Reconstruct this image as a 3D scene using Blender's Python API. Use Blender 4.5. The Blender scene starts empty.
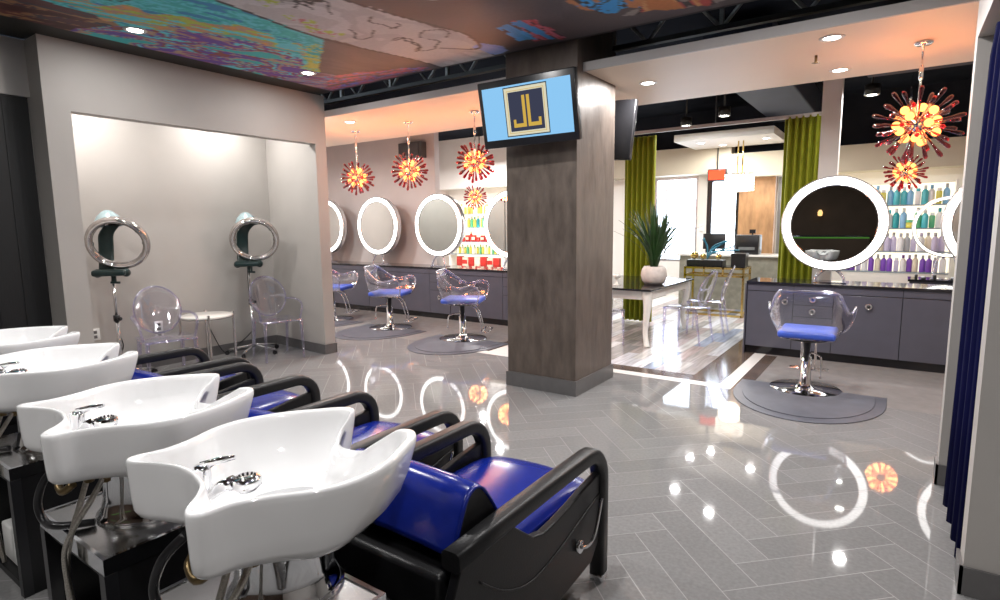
import bpy, bmesh, math, random
import numpy as np
from mathutils import Vector, Matrix
random.seed(7)
PI = math.pi
SC = bpy.context.scene
COL = SC.collection
R = math.radians

# ------------------------------------------------------------------ materials
def new_mat(name):
    m = bpy.data.materials.new(name); m.use_nodes = True
    nt = m.node_tree; nt.nodes.clear()
    out = nt.nodes.new('ShaderNodeOutputMaterial')
    return m, nt, out

def pbr(name, col, rough=0.5, metal=0.0, spec=0.5, noise=0.0, nscale=20.0, bump=0.0, coat=0.0, stretch=None, attr=None, rvar=0.0, rmax=None):
    m, nt, out = new_mat(name)
    b = nt.nodes.new('ShaderNodeBsdfPrincipled')
    b.inputs['Base Color'].default_value = (*col, 1)
    b.inputs['Roughness'].default_value = rough
    b.inputs['Metallic'].default_value = metal
    b.inputs['Specular IOR Level'].default_value = spec
    b.inputs['Coat Weight'].default_value = coat
    nt.links.new(b.outputs[0], out.inputs[0])
    src = None
    if attr:
        a = nt.nodes.new('ShaderNodeVertexColor'); a.layer_name = attr
        src = a.outputs[0]; nt.links.new(src, b.inputs['Base Color'])
    if noise or bump or rvar:
        tc = nt.nodes.new('ShaderNodeTexCoord')
        vec = tc.outputs['Object']
        if stretch:
            mp = nt.nodes.new('ShaderNodeMapping'); mp.inputs['Scale'].default_value = stretch
            nt.links.new(vec, mp.inputs[0]); vec = mp.outputs[0]
        n = nt.nodes.new('ShaderNodeTexNoise'); n.inputs['Scale'].default_value = nscale
        n.inputs['Detail'].default_value = 5
        nt.links.new(vec, n.inputs['Vector'])
        if noise:
            mr = nt.nodes.new('ShaderNodeMapRange')
            mr.inputs['From Min'].default_value = .3; mr.inputs['From Max'].default_value = .7
            mr.inputs['To Min'].default_value = 1 - noise; mr.inputs['To Max'].default_value = 1 + noise
            nt.links.new(n.outputs['Fac'], mr.inputs['Value'])
            mx = nt.nodes.new('ShaderNodeMix'); mx.data_type = 'RGBA'; mx.blend_type = 'MULTIPLY'
            mx.inputs['Factor'].default_value = 1
            if src is not None: nt.links.new(src, mx.inputs[6])
            else: mx.inputs[6].default_value = (*col, 1)
            nt.links.new(mr.outputs[0], mx.inputs[7])
            nt.links.new(mx.outputs[2], b.inputs['Base Color'])
        if bump:
            bp = nt.nodes.new('ShaderNodeBump'); bp.inputs['Strength'].default_value = bump
            bp.inputs['Distance'].default_value = .01
            nt.links.new(n.outputs['Fac'], bp.inputs['Height']); nt.links.new(bp.outputs[0], b.inputs['Normal'])
        if rvar:
            mr2 = nt.nodes.new('ShaderNodeMapRange')
            mr2.inputs['To Min'].default_value = max(0, rough - rvar); mr2.inputs['To Max'].default_value = rough + rvar
            nt.links.new(n.outputs['Fac'], mr2.inputs['Value']); nt.links.new(mr2.outputs[0], b.inputs['Roughness'])
    return m

def emit(name, col, strength):
    m, nt, out = new_mat(name)
    e = nt.nodes.new('ShaderNodeEmission'); e.inputs[0].default_value = (*col, 1); e.inputs[1].default_value = strength
    nt.links.new(e.outputs[0], out.inputs[0])
    return m

def clear(name, tint=(1, 1, 1), gloss=0.6, base=0.06, rough=0.02, blend=0.35):
    """thin clear plastic or glass sheet: see-through with a reflecting surface that strengthens at grazing angles"""
    m, nt, out = new_mat(name)
    t = nt.nodes.new('ShaderNodeBsdfTransparent'); t.inputs[0].default_value = (*tint, 1)
    g = nt.nodes.new('ShaderNodeBsdfGlossy'); g.inputs['Roughness'].default_value = rough
    g.inputs[0].default_value = (.95, .95, 1, 1)
    lw = nt.nodes.new('ShaderNodeLayerWeight'); lw.inputs[0].default_value = blend
    mr = nt.nodes.new('ShaderNodeMapRange'); mr.inputs['To Min'].default_value = base; mr.inputs['To Max'].default_value = gloss
    mx = nt.nodes.new('ShaderNodeMixShader')
    nt.links.new(lw.outputs['Facing'], mr.inputs['Value']); nt.links.new(mr.outputs[0], mx.inputs[0])
    nt.links.new(t.outputs[0], mx.inputs[1]); nt.links.new(g.outputs[0], mx.inputs[2])
    nt.links.new(mx.outputs[0], out.inputs[0])
    return m

M = dict(
    wall=pbr('wall_paint', (.46, .435, .41), .55, noise=.03, nscale=3),
    wall_mauve=pbr('mauve_paint', (.74, .67, .65), .55, noise=.03, nscale=3),
    wall_white=pbr('white_paint', (.80, .78, .74), .6, noise=.02, nscale=3),
    wall_beige=pbr('beige_paint', (.62, .56, .44), .6, noise=.03, nscale=3),
    wall_dark=pbr('dark_paint', (.05, .036, .028), .8, spec=.1, noise=.1, nscale=3),
    base=pbr('slate_baseboard', (.13, .125, .125), .3, noise=.08, nscale=14),
    soffit=pbr('soffit_paint_with_glow', (.86, .73, .59), .5, noise=.015, nscale=2),  # white panel; peach of the warm pendant glow put into its colour
    fascia=pbr('fascia_paint', (.55, .53, .52), .5, noise=.02, nscale=2),
    ceil_dark=pbr('dark_ceiling_paint', (.022, .026, .034), .95, spec=0.0, noise=.2, nscale=2),
    duct=pbr('duct_paint', (.012, .02, .042), .7, 0, noise=.15, nscale=4),
    steel_dark=pbr('dark_steel', (.02, .022, .022), .45, .3, noise=.1, nscale=8),
    steel_grey=pbr('grey_steel', (.22, .23, .23), .4, .4, noise=.1, nscale=8),
    plaster=pbr('metallic_plaster', (.130, .103, .086), .40, .15, noise=.22, nscale=14, bump=.35, rvar=.12, stretch=(1, 1, .35)),
    bronze=pbr('bronze_tile', (.42, .24, .12), .38, .25, noise=.25, nscale=10, stretch=(1, 1, .3)),
    tile=pbr('grey_porcelain', (.2, .2, .2), .035, spec=.5, noise=.10, nscale=55, attr='Col', rvar=.012),
    grout=pbr('pale_grout', (.37, .365, .36), .25, noise=.05, nscale=30),
    slab=pbr('grey_slab', (.30, .285, .275), .14, noise=.08, nscale=9, rvar=.04),
    white_tile=pbr('white_marble', (.85, .85, .83), .10, noise=.03, nscale=5),
    dark_tile=pbr('dark_wood_band', (.12, .09, .075), .12, noise=.2, nscale=6),
    plank=pbr('weathered_plank', (.5, .5, .5), .14, noise=.25, nscale=5, attr='Col', stretch=(6, .5, 1), rvar=.05),
    mural=pbr('painted_mural', (.5, .5, .5), .55, noise=.06, nscale=30, attr='Col'),
    ceramic=pbr('white_ceramic', (.92, .92, .925), .06, spec=.6, coat=.3, noise=.005, nscale=5),
    chrome=pbr('chrome', (.82, .83, .85), .07, 1, noise=.02, nscale=10),
    brushed=pbr('brushed_steel', (.62, .61, .60), .22, 1, noise=.06, nscale=40, stretch=(1, 12, 1)),
    braid=pbr('braided_steel', (.50, .47, .42), .35, .9, noise=.3, nscale=260),
    brass=pbr('brass_fitting', (.22, .16, .08), .35, .9, noise=.2, nscale=40),
    rubber=pbr('black_rubber', (.012, .012, .014), .3, noise=.1, nscale=40),
    leather=pbr('black_leatherette', (.009, .009, .010), .36, spec=.3, noise=.15, nscale=160, bump=.06),
    armpad=pbr('black_arm_pad', (.013, .013, .014), .38, spec=.35, noise=.15, nscale=120, bump=.08),
    blue=pbr('blue_vinyl', (.006, .018, .22), .22, spec=.4, coat=.05, noise=.08, nscale=20, bump=.03),
    cushion=pbr('blue_cushion', (.055, .12, .62), .35, noise=.06, nscale=30),
    cabinet=pbr('slate_lacquer', (.085, .086, .112), .22, noise=.04, nscale=6),
    gap=pbr('dark_gap', (.01, .01, .012), .6, noise=.1, nscale=10),
    blackgloss=pbr('black_glass_top', (.018, .018, .022), .05, noise=.05, nscale=10),
    blackwood=pbr('black_timber', (.007, .007, .008), .5, noise=.35, nscale=12, stretch=(10, 10, .6)),
    black=pbr('black_plastic', (.012, .012, .014), .3, noise=.08, nscale=30),
    mat=pbr('rubber_mat', (.10, .105, .13), .38, noise=.12, nscale=9),
    ringhouse=pbr('mirror_housing', (.80, .80, .80), .15, .6, noise=.02, nscale=10),
    mirror=pbr('mirror_glass', (.62, .65, .62), .01, 1, noise=.005, nscale=4),
    white_plastic=pbr('white_plastic', (.82, .82, .80), .35, noise=.02, nscale=20),
    white_gloss=pbr('white_lacquer', (.85, .83, .78), .18, noise=.02, nscale=10),
    dryer_cap=pbr('silver_blue_cap', (.42, .55, .58), .25, .3, noise=.06, nscale=20),
    dryer_ring=pbr('smoked_ring', (.50, .46, .44), .12, .75, noise=.2, nscale=12),
    darkgreen=pbr('dark_green_shell', (.010, .03, .03), .3, noise=.1, nscale=20),
    gold=pbr('gold_metal', (.72, .52, .18), .2, 1, noise=.05, nscale=20),
    concrete=pbr('pale_pot', (.66, .60, .56), .7, noise=.12, nscale=18, bump=.4),
    leaf=pbr('leaf_green', (.022, .065, .014), .4, noise=.3, nscale=12),
    leaf_red=pbr('leaf_red', (.22, .03, .02), .4, noise=.3, nscale=12),
    teal=pbr('teal_paint', (.02, .16, .24), .4, noise=.2, nscale=12),
    green_cloth=pbr('olive_velvet', (.30, .33, .016), .75, noise=.14, nscale=8, stretch=(14, 14, 1)),
    blue_cloth=pbr('navy_velvet', (.003, .004, .04), .9, spec=.08, noise=.18, nscale=8, stretch=(14, 14, 1)),
    tube_red=None, globe=None,
    desk=pbr('desk_stone', (.26, .25, .20), .35, noise=.2, nscale=10),
    shelf_glass=pbr('shelf_board', (.30, .36, .40), .15, noise=.03, nscale=10),
    frame_silver=pbr('silver_frame', (.5, .5, .52), .3, .8, noise=.03, nscale=10),
    light_ring=emit('ring_light', (1.0, .97, .94), 5.0),
    lens=emit('downlight_lens', (1.0, .96, .90), 26.0),
    bulb=emit('warm_bulb', (1.0, .31, .07), 5.0),
    crystal=emit('lit_crystal', (1.0, .86, .70), 4.5),
    led_back=emit('lit_shelf_back', (1.0, .90, .68), 1.7),
    exit_red=emit('red_sign', (1.0, .10, .04), 2.2),
    screen=emit('blue_screen', (.27, .58, .90), 1.0),
    acrylic=clear('clear_acrylic', (.97, .97, .99), .75, .05, .03),
    acrylic_edge=clear('acrylic_edge', (.80, .82, .92), .85, .38, .06),
    ghost=clear('ghost_acrylic', (.955, .95, .985), .65, .06, .03),
    ghost_edge=clear('ghost_edge', (.86, .85, .98), .7, .16, .06),
    window_glass=clear('window_glass', (.97, .98, .99), .5, .03, .0),
)
def glassy(name, col, alpha_gloss):
    m, nt, out = new_mat(name)
    t = nt.nodes.new('ShaderNodeBsdfTranslucent'); t.inputs[0].default_value = (*col, 1)
    g = nt.nodes.new('ShaderNodeBsdfGlossy'); g.inputs['Roughness'].default_value = .08; g.inputs[0].default_value = (1, .8, .8, 1)
    d = nt.nodes.new('ShaderNodeBsdfDiffuse'); d.inputs[0].default_value = (*col, 1)
    a = nt.nodes.new('ShaderNodeMixShader'); a.inputs[0].default_value = .5
    b = nt.nodes.new('ShaderNodeMixShader'); b.inputs[0].default_value = alpha_gloss
    nt.links.new(t.outputs[0], a.inputs[1]); nt.links.new(d.outputs[0], a.inputs[2])
    nt.links.new(a.outputs[0], b.inputs[1]); nt.links.new(g.outputs[0], b.inputs[2]); nt.links.new(b.outputs[0], out.inputs[0])
    return m
M['tube_red'] = clear('ruby_glass', (.62, .07, .10), .45, .07, .06)

# ------------------------------------------------------------------ geometry collector
class G:
    def __init__(s): s.bm = bmesh.new()
    def poly(s, vs, faces, smooth=False):
        bv = [s.bm.verts.new(v) for v in vs]
        for f in faces:
            try: fc = s.bm.faces.new([bv[i] for i in f]); fc.smooth = smooth
            except ValueError: pass
        return bv
    def box(s, x0, x1, y0, y1, z0, z1, mtx=None):
        vs = [Vector((x, y, z)) for x in (x0, x1) for y in (y0, y1) for z in (z0, z1)]
        if mtx: vs = [mtx @ v for v in vs]
        s.poly(vs, [(0, 1, 3, 2), (4, 6, 7, 5), (0, 4, 5, 1), (2, 3, 7, 6), (0, 2, 6, 4), (1, 5, 7, 3)])
        return s
    def rbox(s, x0, x1, y0, y1, z0, z1, r=.02, n=3, mtx=None):
        b2 = bmesh.new()
        vs = [b2.verts.new((x, y, z)) for x in (x0, x1) for y in (y0, y1) for z in (z0, z1)]
        for f in [(0, 1, 3, 2), (4, 6, 7, 5), (0, 4, 5, 1), (2, 3, 7, 6), (0, 2, 6, 4), (1, 5, 7, 3)]: b2.faces.new([vs[i] for i in f])
        bmesh.ops.bevel(b2, geom=b2.edges[:], offset=r, segments=n, affect='EDGES', profile=.5)
        if mtx: bmesh.ops.transform(b2, matrix=mtx, verts=b2.verts[:])
        me = bpy.data.meshes.new('tmp'); b2.to_mesh(me); b2.free()
        k = len(s.bm.faces); s.bm.from_mesh(me); bpy.data.meshes.remove(me)
        s.bm.faces.ensure_lookup_table()
        for f in s.bm.faces[k:]: f.smooth = True
        return s
    def cyl(s, p0, p1, r0, r1=None, n=16, caps=True):
        r1 = r0 if r1 is None else r1
        p0, p1 = Vector(p0), Vector(p1); d = (p1 - p0).normalized()
        a = d.orthogonal().normalized(); b = d.cross(a)
        vs = []
        for p, r in ((p0, r0), (p1, r1)):
            for i in range(n):
                t = 2 * PI * i / n; vs.append(p + r * (math.cos(t) * a + math.sin(t) * b))
        fs = [(i, (i + 1) % n, n + (i + 1) % n, n + i) for i in range(n)]
        bv = s.poly(vs, fs, True)
        if caps:
            for rng in (range(n - 1, -1, -1), range(n, 2 * n)):
                try: s.bm.faces.new([bv[i] for i in rng])
                except ValueError: pass
        return s
    def tube(s, pts, r, n=8, closed=False, sx=1.0, up=None):
        pts = [Vector(p) for p in pts]; m = len(pts)
        rs = r if isinstance(r, (list, tuple)) else [r] * m
        rings = []; a = None
        for i, p in enumerate(pts):
            if closed: d = (pts[(i + 1) % m] - pts[i - 1]).normalized()
            else: d = (pts[min(i + 1, m - 1)] - pts[max(i - 1, 0)]).normalized()
            if up is not None:
                b = d.cross(Vector(up)).normalized(); a = b.cross(d).normalized()
            else:
                if a is None: a = d.orthogonal().normalized()
                a = (a - d * a.dot(d)).normalized(); b = d.cross(a)
            rings.append([s.bm.verts.new(p + rs[i] * (math.cos(2 * PI * k / n) * a + sx * math.sin(2 * PI * k / n) * b)) for k in range(n)])
        for i in range(m if closed else m - 1):
            A, B = rings[i], rings[(i + 1) % m]
            for k in range(n):
                try: s.bm.faces.new((A[k], A[(k + 1) % n], B[(k + 1) % n], B[k])).smooth = True
                except ValueError: pass
        if not closed:
            s.bm.faces.new(rings[0][::-1]); s.bm.faces.new(rings[-1])
        return s
    def bar(s, pts, w, h, up=(0, 0, 1), wdir=None, r=.3):
        """rectangular section with softened corners swept along pts; wdir = fixed width direction"""
        pts = [Vector(p) for p in pts]; m = len(pts); W = Vector(wdir) if wdir else None
        sec = []
        for (cx, cy) in ((1, 1), (-1, 1), (-1, -1), (1, -1)):
            q = r * min(w, h) / 2
            c = (cx * (w / 2 - q), cy * (h / 2 - q)); base = {(1, 1): 0, (-1, 1): 90, (-1, -1): 180, (1, -1): 270}[(cx, cy)]
            for k in range(4):
                t = R(base + 30 * k); sec.append((c[0] + q * math.cos(t), c[1] + q * math.sin(t)))
        n = len(sec); rings = []
        for i, p in enumerate(pts):
            d = (pts[min(i + 1, m - 1)] - pts[max(i - 1, 0)]).normalized()
            a = W if W else d.cross(Vector(up)).normalized()
            b = a.cross(d).normalized()
            rings.append([s.bm.verts.new(p + u * a + v * b) for u, v in sec])
        for A, B in zip(rings, rings[1:]):
            for k in range(n): s.bm.faces.new((A[k], A[(k + 1) % n], B[(k + 1) % n], B[k])).smooth = True
        s.bm.faces.new(rings[0][::-1]); s.bm.faces.new(rings[-1])
        return s
    def lathe(s, prof, n=24, c=(0, 0, 0), mtx=None):
        c = Vector(c); rings = []
        T = (lambda v: c + (mtx @ v if mtx else v))
        for r, z in prof:
            if r < 1e-6: rings.append([s.bm.verts.new(T(Vector((0, 0, z))))])
            else: rings.append([s.bm.verts.new(T(Vector((r * math.cos(2 * PI * k / n), r * math.sin(2 * PI * k / n), z)))) for k in range(n)])
        for A, B in zip(rings, rings[1:]):
            for k in range(n):
                k2 = (k + 1) % n
                try:
                    if len(A) == 1 and len(B) == 1: continue
                    if len(A) == 1: f = s.bm.faces.new((A[0], B[k2], B[k]))
                    elif len(B) == 1: f = s.bm.faces.new((A[k], A[k2], B[0]))
                    else: f = s.bm.faces.new((A[k], A[k2], B[k2], B[k]))
                    f.smooth = True
                except ValueError: pass
        return s
    def ball(s, c, r, seg=12, rings=8, sc=(1, 1, 1)):
        prof = [(r * math.sin(PI * i / rings) * 1.0, -r * math.cos(PI * i / rings)) for i in range(rings + 1)]
        return s.lathe(prof, seg, c, Matrix.Diagonal((sc[0], sc[1], sc[2])))
    def torus(s, c, R0, r, n=48, k=12, mtx=None, sz=1.0):
        c = Vector(c); V = []
        for i in range(n):
            t = 2 * PI * i / n
            for j in range(k):
                u = 2 * PI * j / k
                v = Vector(((R0 + r * math.cos(u)) * math.cos(t), (R0 + r * math.cos(u)) * math.sin(t), r * sz * math.sin(u)))
                V.append(c + (mtx @ v if mtx else v))
        s.poly(V, [(i * k + j, ((i + 1) % n) * k + j, ((i + 1) % n) * k + (j + 1) % k, i * k + (j + 1) % k) for i in range(n) for j in range(k)], True)
        return s
    def prism(s, pts, axis, a, b, mtx=None):
        """extrude a 2-d outline; axis 'x': pts=(y,z); 'y': pts=(x,z); 'z': pts=(x,y)"""
        def mk(p, t):
            v = {'x': (t, p[0], p[1]), 'y': (p[0], t, p[1]), 'z': (p[0], p[1], t)}[axis]
            v = Vector(v); return mtx @ v if mtx else v
        n = len(pts)
        vs = [mk(p, a) for p in pts] + [mk(p, b) for p in pts]
        s.poly(vs, [tuple(range(n - 1, -1, -1)), tuple(range(n, 2 * n))] + [(i, (i + 1) % n, n + (i + 1) % n, n + i) for i in range(n)])
        return s
    def sheet(s, rows, smooth=True):
        n = len(rows[0]); vs = [v for r in rows for v in r]
        s.poly(vs, [(i * n + j, i * n + j + 1, (i + 1) * n + j + 1, (i + 1) * n + j) for i in range(len(rows) - 1) for j in range(n - 1)], smooth)
        return s
    def build(s, name, mat, parent=None, loc=(0, 0, 0), rotz=0, bevel=0, solid=0, sub=0, autosmooth=False):
        bmesh.ops.recalc_face_normals(s.bm, faces=s.bm.faces[:])
        me = bpy.data.meshes.new(name); s.bm.to_mesh(me); s.bm.free()
        mats = mat if isinstance(mat, (list, tuple)) else [mat]
        for m in mats: me.materials.append(M[m] if isinstance(m, str) else m)
        o = bpy.data.objects.new(name, me); COL.objects.link(o)
        o.location = loc; o.rotation_euler = (0, 0, rotz)
        if parent: o.parent = parent
        if solid:
            md = o.modifiers.new('s', 'SOLIDIFY'); md.thickness = solid; md.offset = 0
        if bevel:
            md = o.modifiers.new('b', 'BEVEL'); md.width = bevel; md.segments = 2; md.limit_method = 'ANGLE'
        if sub:
            md = o.modifiers.new('u', 'SUBSURF'); md.levels = sub; md.render_levels = sub
        return o

def tag(o, label, cat, group=None):
    o['label'] = label; o['category'] = cat
    if group: o['group'] = group
    return o
def thing(name, label, cat, loc=(0, 0, 0), rotz=0, group=None):
    o = bpy.data.objects.new(name, None); COL.objects.link(o); o.empty_display_size = .1
    o.location = loc; o.rotation_euler = (0, 0, rotz)
    return tag(o, label, cat, group)
def struct(name, g, mat, label=None, parent=None, **k):
    o = g.build(name, mat, parent, **k)
    if not parent:
        o['kind'] = 'structure'
        if label: o['label'] = label
    return o
def dup(root, loc, rotz=None, label=None, group=None):
    def cp(o, par):
        c = o.copy(); COL.objects.link(c)
        if par is not None: c.parent = par
        for ch in KIDS.get(o.name, []): cp(ch, c)
        return c
    r = cp(root, None); r.location = loc
    if rotz is not None: r.rotation_euler = (0, 0, rotz)
    if label: r['label'] = label
    if group: r['group'] = group
    return r
KIDS = {}
def index_kids():
    KIDS.clear()
    for o in bpy.data.objects:
        if o.parent: KIDS.setdefault(o.parent.name, []).append(o)
def arc(c, r, a0, a1, n, plane='yz', x=0):
    o = []
    for i in range(n + 1):
        t = R(a0 + (a1 - a0) * i / n); u, v = c[0] + r * math.cos(t), c[1] + r * math.sin(t)
        o.append((x, u, v) if plane == 'yz' else (u, x, v) if plane == 'xz' else (u, v, x))
    return o
def smooth_path(pts, n=8, closed=False):
    P = [Vector(p) for p in pts]; m = len(P); out = []
    for i in range(m if closed else m - 1):
        a, b, c, d = (P[(i - 1) % m] if closed or i > 0 else P[0]), P[i], P[(i + 1) % m], (P[(i + 2) % m] if closed or i + 2 < m else P[-1])
        for k in range(n):
            t = k / n
            out.append(.5 * ((2 * b) + (c - a) * t + (2 * a - 5 * b + 4 * c - d) * t * t + (3 * b - a - 3 * c + d) * t ** 3))
    if not closed: out.append(P[-1])
    return out

def lamp(name, kind, loc, power, size=.1, col=(1, .95, .88), spot=None, parent=None, rot=None, blend=.5):
    l = bpy.data.lights.new(name, kind); l.energy = power; l.color = col
    if kind == 'AREA': l.shape = 'DISK'; l.size = size
    elif kind == 'SPOT': l.spot_size = R(spot or 100); l.spot_blend = blend; l.shadow_soft_size = size
    else: l.shadow_soft_size = size
    o = bpy.data.objects.new(name, l); COL.objects.link(o); o.location = loc
    if rot: o.rotation_euler = rot
    if parent: o.parent = parent
    return o

# ------------------------------------------------------------------ camera
F_PX, YAW, PITCH, ROLL, CAMH = 572.4, R(34.82), R(-7.376), R(.58), 1.5
cam = bpy.data.cameras.new('camera'); cam.sensor_width = 36; cam.lens = 36 * F_PX / 1000; cam.clip_start = .02
co = bpy.data.objects.new('camera', cam); COL.objects.link(co); SC.camera = co
mx = Matrix.Rotation(YAW, 4, 'Z') @ Matrix.Rotation(PITCH, 4, 'X') @ Matrix.Rotation(ROLL, 4, 'Y') @ Matrix.Rotation(PI / 2, 4, 'X')
mx.translation = (0, 0, CAMH); co.matrix_world = mx

# ------------------------------------------------------------------ floor
XW0, XW1, YW0, YW1 = -4.13, -1.18, 5.37, 12.0        # wooden walkway with its borders
def attr_mesh(name, quads, cols, mat):
    me = bpy.data.meshes.new(name)
    vs = [v for q in quads for v in q]; fs = []; k = 0
    for q in quads: fs.append(tuple(range(k, k + len(q)))); k += len(q)
    me.from_pydata(vs, [], fs)
    a = me.color_attributes.new('Col', 'FLOAT_COLOR', 'CORNER')
    buf = np.zeros((k, 4), np.float32); i = 0
    for q, c in zip(quads, cols): buf[i:i + len(q)] = (*c, 1); i += len(q)
    a.data.foreach_set('color', buf.ravel()); me.materials.append(M[mat])
    o = bpy.data.objects.new(name, me); COL.objects.link(o)
    return o
def clip_poly(p, x0, x1, y0, y1):
    for ax, lim, sg in ((0, x0, 1), (0, x1, -1), (1, y0, 1), (1, y1, -1)):
        q = []
        for i in range(len(p)):
            a, b = p[i - 1], p[i]; da, db = sg * (a[ax] - lim), sg * (b[ax] - lim)
            if (da >= 0) != (db >= 0):
                t = da / (da - db); q.append((a[0] + t * (b[0] - a[0]), a[1] + t * (b[1] - a[1])))
            if db >= 0: q.append(b)
        p = q
        if not p: return p
    return p
fl = struct('floor', G().box(-10.2, 3.2, -3.2, 12.3, -.1, -.0007), 'grout', 'polished grey tiled floor of the salon')
W = .165; s2 = 2 ** -.5; u0, v0 = -1.863, .007
quads, cols = [], []
regions = [(-10, 3, -3, 5.36), (-10, XW0 - .0, 5.36, 5.5), (XW1 + .0, 3, 5.36, 5.5)]
for i in range(-70, 80):
    for j in range(-70, 80):
        k = (i - j) % 8
        if k == 0: a = (i * W, j * W, (i + 4) * W, (j + 1) * W)
        elif k == 4: a = (i * W, (j - 3) * W, (i + 1) * W, (j + 1) * W)
        else: continue
        g = .0022
        uu0, vv0, uu1, vv1 = a[0] + u0 + g, a[1] + v0 + g, a[2] + u0 - g, a[3] + v0 - g
        pts = [((u - v) * s2, (u + v) * s2) for u, v in ((uu0, vv0), (uu1, vv0), (uu1, vv1), (uu0, vv1))]
        t = .235 + random.uniform(-.016, .016)
        for rg in regions:
            c = clip_poly(pts, *rg)
            if len(c) > 2: quads.append([(x, y, 0) for x, y in c]); cols.append((t, t * .99, t * .99))
ft = attr_mesh('herringbone_tiles', quads, cols, 'tile'); ft.parent = fl
# plain slabs by the counters
struct('slab_paving', G().box(-10, XW0, 5.5, 12, -.004, .0).box(XW1, 3, 5.5, 12, -.004, 0), 'slab', parent=fl)
# walkway: white border, dark band, planks
struct('white_border', G().box(XW0, XW1, YW0 - .01, YW0 + .12, -.004, .001).box(XW1 - .12, XW1, YW0 + .12, 12, -.004, .001).box(XW0 + .14, XW0 + .5, YW0 + .12, 12, -.004, .001), 'white_tile', parent=fl)
struct('dark_border', G().box(XW0 + .5, XW1 - .12, YW0 + .12, YW0 + .32, -.004, .001).box(XW1 - .42, XW1 - .12, YW0 + .32, 12, -.004, .001).box(XW0, XW0 + .14, YW0 + .12, 12, -.004, .001)
       .box(XW1, XW1 + .13, YW0 - .01, 7, -.004, .001), 'dark_tile', parent=fl)
quads, cols = [], []
x = XW0 + .5; pal = [(.70, .69, .68), (.50, .48, .48), (.80, .80, .80), (.60, .54, .52), (.62, .66, .72), (.42, .40, .40), (.70, .60, .60), (.40, .47, .62), (.86, .88, .95)]
while x < XW1 - .42:
    w = .135; y = YW0 + .32 - random.uniform(0, .9); x1 = min(x + w, XW1 - .42)
    while y < 12:
        l = random.uniform(.8, 1.3); ya, yb = max(y, YW0 + .32), min(y + l, 12)
        if yb > ya:
            quads.append([(x + .002, ya + .002, .001), (x1 - .002, ya + .002, .001), (x1 - .002, yb - .002, .001), (x + .002, yb - .002, .001)])
            c = random.choice(pal); f = random.uniform(.70, 1.0); cols.append(tuple(v * f for v in c))
        y += l
    x += w
fp = attr_mesh('walkway_planks', quads, cols, 'plank'); fp.parent = fl

# ------------------------------------------------------------------ walls
def base_strip(name, g, label=None): return struct(name, g, 'base', label)
AX, AXB = -5.54, -6.63                # alcove wall face and alcove back
YA0, YA1, YE = 1.95, 4.31, 4.458      # opening of the alcove, end of the wall
ZN = 2.45
g = G()
g.box(AXB - .12, AX, 1.77, YA0, 0, 2.998)                                     # left jamb block
g.box(AX - .13, AX, YA0, YA1, ZN, 2.998).box(AXB - .12, AX - .13, YA0, YA1, 2.92, 2.998)    # dropped header and head of the alcove
g.prism([(AX, YA1), (AX, YE), (AXB - .12, YE), (AXB - .12, YA1 + .09), (AXB, YA1 + .09)], 'z', 0, 2.998)   # right jamb
g.box(AXB - .12, AXB, YA0, YA1 + .09, 0, 2.92)                                # alcove back
struct('wall_left', g, 'wall', 'light grey wall with the dryer alcove')
g = G().box(-10, AXB - .1, YE - .1, YE, 0, 3.6); struct('wall_left_return', g, 'wall', 'grey wall behind the alcove')
H = .115
g = G()
g.box(AXB, AXB + .014, YA0, YA1 + .08, 0, H)
g.prism([(AX + .0, YA1 - .012), (AX, YA1), (AXB, YA1 + .09), (AXB, YA1 + .078)], 'z', 0, H)
g.box(AX, AX + .014, YA1 - .012, YE + .012, 0, H); g.box(-9.9, AX + .014, YE, YE + .012, 0, H)
g.box(AX, AX + .014, 1.75, YA0, 0, H); g.box(AXB, AX + .014, YA0, YA0 + .012, 0, H)
base_strip('baseboard_left', g, 'dark slate baseboard of the alcove wall')
g = G().box(-5.95, -5.80, -3.1, 1.77, 2.56, 3.0).box(-5.95, -5.80, -3.1, -1.2, 0, 2.56).box(-5.95, -5.85, 1.70, 1.77, 0, 2.56)
struct('wall_left_near', g, 'wall', 'grey wall above the black door')
dr = struct('door_1', G().box(-5.93, -5.83, -1.2, 1.76, 0, 2.56), 'blackwood', 'black timber sliding door at the left edge')
g = G()
for k in range(18): g.box(-5.83, -5.824, -1.18 + k * .163, -1.18 + k * .163 + .15, .02, 2.54)
struct('door_boards', g, 'blackwood', parent=dr)
struct('wall_back', G().box(-6.2, 3.2, -3.2, -3.0, 0, 3.7), 'wall_dark', 'dark wall behind the wash area')
struct('wall_right', G().box(3.0, 3.2, -3, 12, 0, 3.7), 'wall')
struct('wall_left_far', G().box(-10.2, -10.0, YE - .1, 12.3, 0, 3.7), 'wall_mauve')
# fitting booths at the right: two fins and a header
PX = .268
def fin(nm, y, label):
    struct(nm, G().box(PX, 3.0, y, y + .13, 0, 3.7), 'wall', label)
fin('wall_right_fin_far', 4.0, 'grey end of the booth wall at the right edge beside the curtain')
struct('wall_right_fin_near', G().box(.298, 3.0, 2.83, 2.965, 0, 3.7), 'wall', 'grey end of the near booth wall at the right edge')
struct('wall_right_header', G().box(PX, PX + .28, 2.965, 4.0, 2.45, 3.7), 'wall', 'grey header over the booth opening')
g = G().box(PX - .012, 3, 3.988, 4.0, 0, .12).box(PX - .012, PX, 3.988, 4.142, 0, .12)
base_strip('baseboard_right', g, 'dark slate baseboard of the booth wall')
g = G().box(.286, 3, 2.818, 2.83, 0, .12).box(.286, .298, 2.818, 2.977, 0, .12)
base_strip('baseboard_right_near', g)
# mirror wall at the left back
struct('wall_mirror', G().box(-10, -6.64, 7.62, 7.74, 0, 3.7), 'wall_mauve', 'mauve grey wall behind the left mirrors')
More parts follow.
